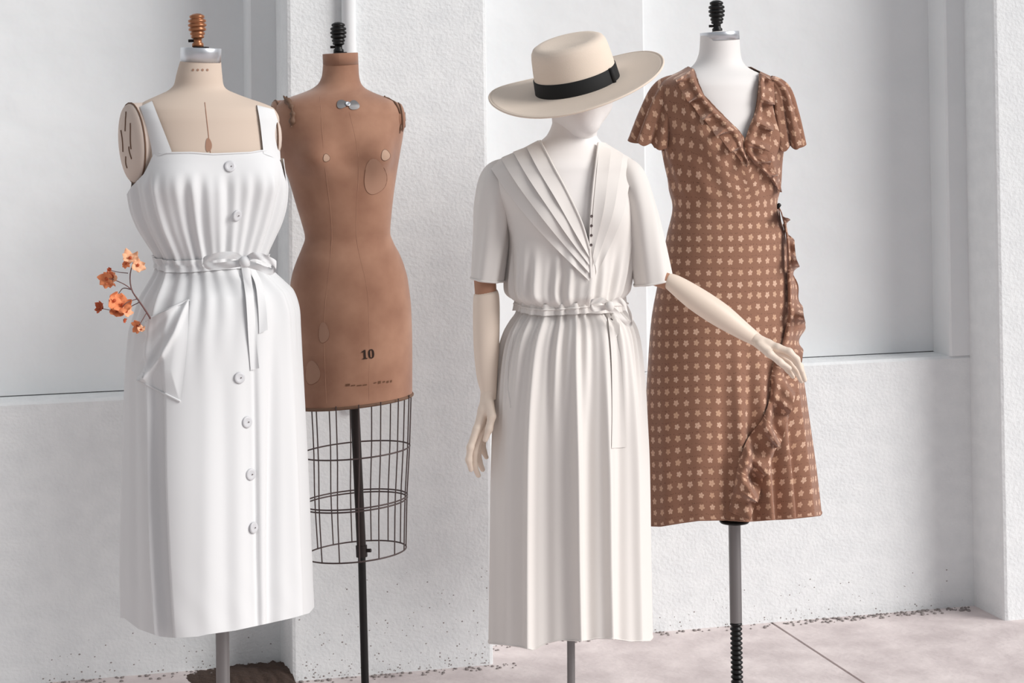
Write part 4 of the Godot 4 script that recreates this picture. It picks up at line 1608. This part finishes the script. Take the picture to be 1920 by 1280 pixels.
func ruffle(l: Loft, path: Array, out: Array, waves: float, amp: float, n: int, parent: Node3D, phase := 0.0, off0 := 0.005) -> void:
	# path: where the ruffle is sewn on, out: its free edge (px); it stands off the dress in waves
	var st := new_st()
	var g := []
	for i in n + 1:
		var u := float(i) / n
		var a := poly2(path, u)
		var b := poly2(out, u)
		var row := []
		var th := u * waves * TAU + phase
		for j in 15:
			var s := j / 14.0
			var q: Vector2 = a.lerp(b, s) + (path[-1] - path[0]).normalized() * 9.0 * sin(th + 0.9) * s
			var o := off0 + amp * s * (0.75 + 0.8 * sin(th)) + amp * 0.35 * s * sin(th * 2.3 + 1.0) + 0.010 * sin(PI * minf(s * 2.5, 1.0))
			row.append(on(l, q.x, q.y, maxf(o, 0.004))[0])
		g.append(row)
	sheet(st, g)
	commit(st, "ruffle", M.print, parent)

func wrap_dress(yb: float) -> void:
	var y_waist := at(1360, 388, D4).y
	var y_hem := at(1370, 985, D4).y
	var ridges := [[-1.3, -1.2, 0.007, 0.12], [-0.8, -0.75, 0.006, 0.14], [-0.35, -0.3, 0.005, 0.14], [0.02, 0.0, -0.012, 0.08], [0.17, 0.18, 0.020, 0.07], [0.32, 0.33, -0.022, 0.06], [0.47, 0.47, 0.022, 0.06], [0.63, 0.62, -0.022, 0.055], [0.78, 0.76, 0.020, 0.06], [0.94, 0.92, -0.018, 0.06], [1.15, 1.12, 0.018, 0.09], [1.7, 1.7, 0.01, 0.15], [2.3, 2.3, 0.014, 0.2], [-1.8, -1.8, 0.01, 0.2], [-2.4, -2.4, 0.012, 0.2]]
	var shape := func(al: float, y: float) -> float:
		var w := wrapf(al, -PI, PI)
		var d := bust(w, y, -0.12, 0.98, yb, 0.020, 0.38, 0.065)
		if y < y_waist:
			var t2 := clampf((y_waist - y) / (y_waist - y_hem), 0.0, 1.0)
			d += folds(ridges, w, t2) * smoothstep(0.3, 0.95, t2)
		else:
			d += 0.002 * sin(w * 14.0 + y * 40.0) * smoothstep(0.0, 0.06, y - y_waist)
		return d
	var l := loft([[112, 1302, 1396, 0.95], [123, 1292, 1404, 0.88], [132, 1278, 1418, 0.79], [141, 1258, 1438, 0.72], [150, 1243, 1456, 0.66], [162, 1235, 1466, 0.64], [190, 1234, 1470, 0.66], [250, 1238, 1470, 0.70], [300, 1246, 1467, 0.72], [350, 1255, 1463, 0.74], [385, 1262, 1457, 0.76], [440, 1251, 1471, 0.76], [520, 1236, 1483, 0.76], [600, 1222, 1492, 0.76], [700, 1215, 1504, 0.74], [800, 1211, 1516, 0.72], [900, 1210, 1528, 0.70], [1010, 1211, 1540, 0.68]], D4, 24.0, shape)
	var t := thing("wrap_dress", "brown wrap dress printed with small pale flowers and trimmed with ruffles", "dress", Vector3(at(1370, 985, D4).x, y_hem, -D4))
	var neck := [[1200, 122], [1290, 124], [1302, 130], [1310, 155], [1320, 178], [1346, 206], [1386, 246], [1397, 262], [1404, 244], [1415, 205], [1420, 170], [1422, 140], [1430, 126], [1500, 122]]
	var hem := [[1205, 986], [1240, 987], [1275, 981], [1310, 976], [1360, 975], [1400, 978], [1440, 975], [1480, 973], [1545, 966]]
	var st := new_st()
	sheet(st, cloth(l, 380, 110, meet_top(l, neck, y_waist + 0.03, l.y1 - 0.012, l.y1 - 0.02), flat_y(y_waist), 0.003))
	var bodice := commit(st, "bodice", M.print, t)
	st = new_st()
	sheet(st, cloth(l, 400, 160, flat_y(y_waist), meet_hem(l, hem, y_hem), 0.003))
	var skirt := commit(st, "skirt", M.print, t)
	st = new_st()
	var rim := []
	var hy := meet_hem(l, hem, y_hem)
	for j in 181:
		var al := -PI + TAU * j / 180
		rim.append(l.at(al, hy.call(al) + 0.002, 0.003))
	tube(st, rim, 0.0018, 6, false)
	commit(st, "skirt_hem", M.print, skirt)
	# flutter sleeves
	var px := F / D4
	for s in [[[Vector2(1276, 146), Vector2(1252, 172), Vector2(1234, 215), Vector2(1219, 272)], [10, 26, 30, 35], [30, 46, 54, 60], D4 - 0.02, 7.0], [[Vector2(1440, 148), Vector2(1458, 172), Vector2(1467, 215), Vector2(1477, 276)], [10, 20, 22, 24], [26, 42, 50, 56], D4 + 0.01, 7.0]]:
		var path := []
		var wd := []
		var dp := []
		for k in 4:
			path.append(at(s[0][k].x, s[0][k].y, s[3]))
			wd.append(s[1][k] / px)
			dp.append(s[2][k] / px)
		st = new_st()
		var g := sweep(path, wd, dp, 120, 50, func(a, u): return 0.017 * u * sin(a * 7.0 + 0.9 * sin(a * 2.0)) + 0.004 * u * sin(a * 13.0 + u * 3.0))
		# the hem of the sleeve waves up and down
		for i in g.size():
			for j in g[i].size():
				var u := float(i) / (g.size() - 1)
				g[i][j] += Vector3(0, 0.006 * u * u * sin(TAU * j / 120.0 * 8.0 + 2.0), 0)
		sheet(st, g)
		commit(st, "sleeve", M.print, t)
	# ruffles round the neckline and along the wrapped edge
	ruffle(l, [Vector2(1300, 128), Vector2(1310, 160), Vector2(1330, 192), Vector2(1360, 222), Vector2(1386, 247), Vector2(1394, 278), Vector2(1404, 304)], [Vector2(1262, 142), Vector2(1282, 178), Vector2(1304, 206), Vector2(1330, 238), Vector2(1352, 262), Vector2(1380, 292), Vector2(1402, 312)], 5.5, 0.019, 200, bodice)
	ruffle(l, [Vector2(1423, 136), Vector2(1422, 170), Vector2(1417, 205), Vector2(1402, 246), Vector2(1396, 275), Vector2(1412, 304), Vector2(1440, 330), Vector2(1461, 360)], [Vector2(1452, 146), Vector2(1452, 180), Vector2(1450, 222), Vector2(1446, 262), Vector2(1438, 288), Vector2(1446, 308), Vector2(1458, 326), Vector2(1465, 352)], 6.0, 0.020, 220, bodice, 1.0)
	ruffle(l, [Vector2(1462, 392), Vector2(1473, 440), Vector2(1476, 510), Vector2(1476, 590), Vector2(1465, 650), Vector2(1448, 692), Vector2(1444, 742), Vector2(1430, 784), Vector2(1402, 822), Vector2(1386, 866), Vector2(1376, 910), Vector2(1366, 958)], [Vector2(1468, 394), Vector2(1488, 440), Vector2(1499, 510), Vector2(1509, 590), Vector2(1507, 655), Vector2(1497, 712), Vector2(1482, 776), Vector2(1464, 826), Vector2(1446, 866), Vector2(1430, 905), Vector2(1420, 940), Vector2(1408, 968)], 8.0, 0.030, 320, skirt, 0.4, 0.010)
	# small dark clasp of the wrap at the waist
	st = new_st()
	var cl := l.at(1.45, at(1460, 386, D4).y, 0.006)
	lathe(st, [[0.0, -0.009], [0.005, -0.007], [0.006, 0.0], [0.005, 0.007], [0.0, 0.009]], Transform3D(Basis(Vector3(0, 0, 1), -0.7), cl), 12)
	commit(st, "clasp", M.black_metal, t)
	for k in 2:
		st = new_st()
		var e := [cl, cl + Vector3(0.006 + 0.01 * k, -0.05, 0.004), cl + Vector3(0.012, -0.12 - 0.03 * k, 0.0)]
		tube(st, [e[0], spline(e, 0.5), e[1], spline(e, 1.5), e[2]], 0.0018, 6)
		commit(st, "tie_string", M.print, t)
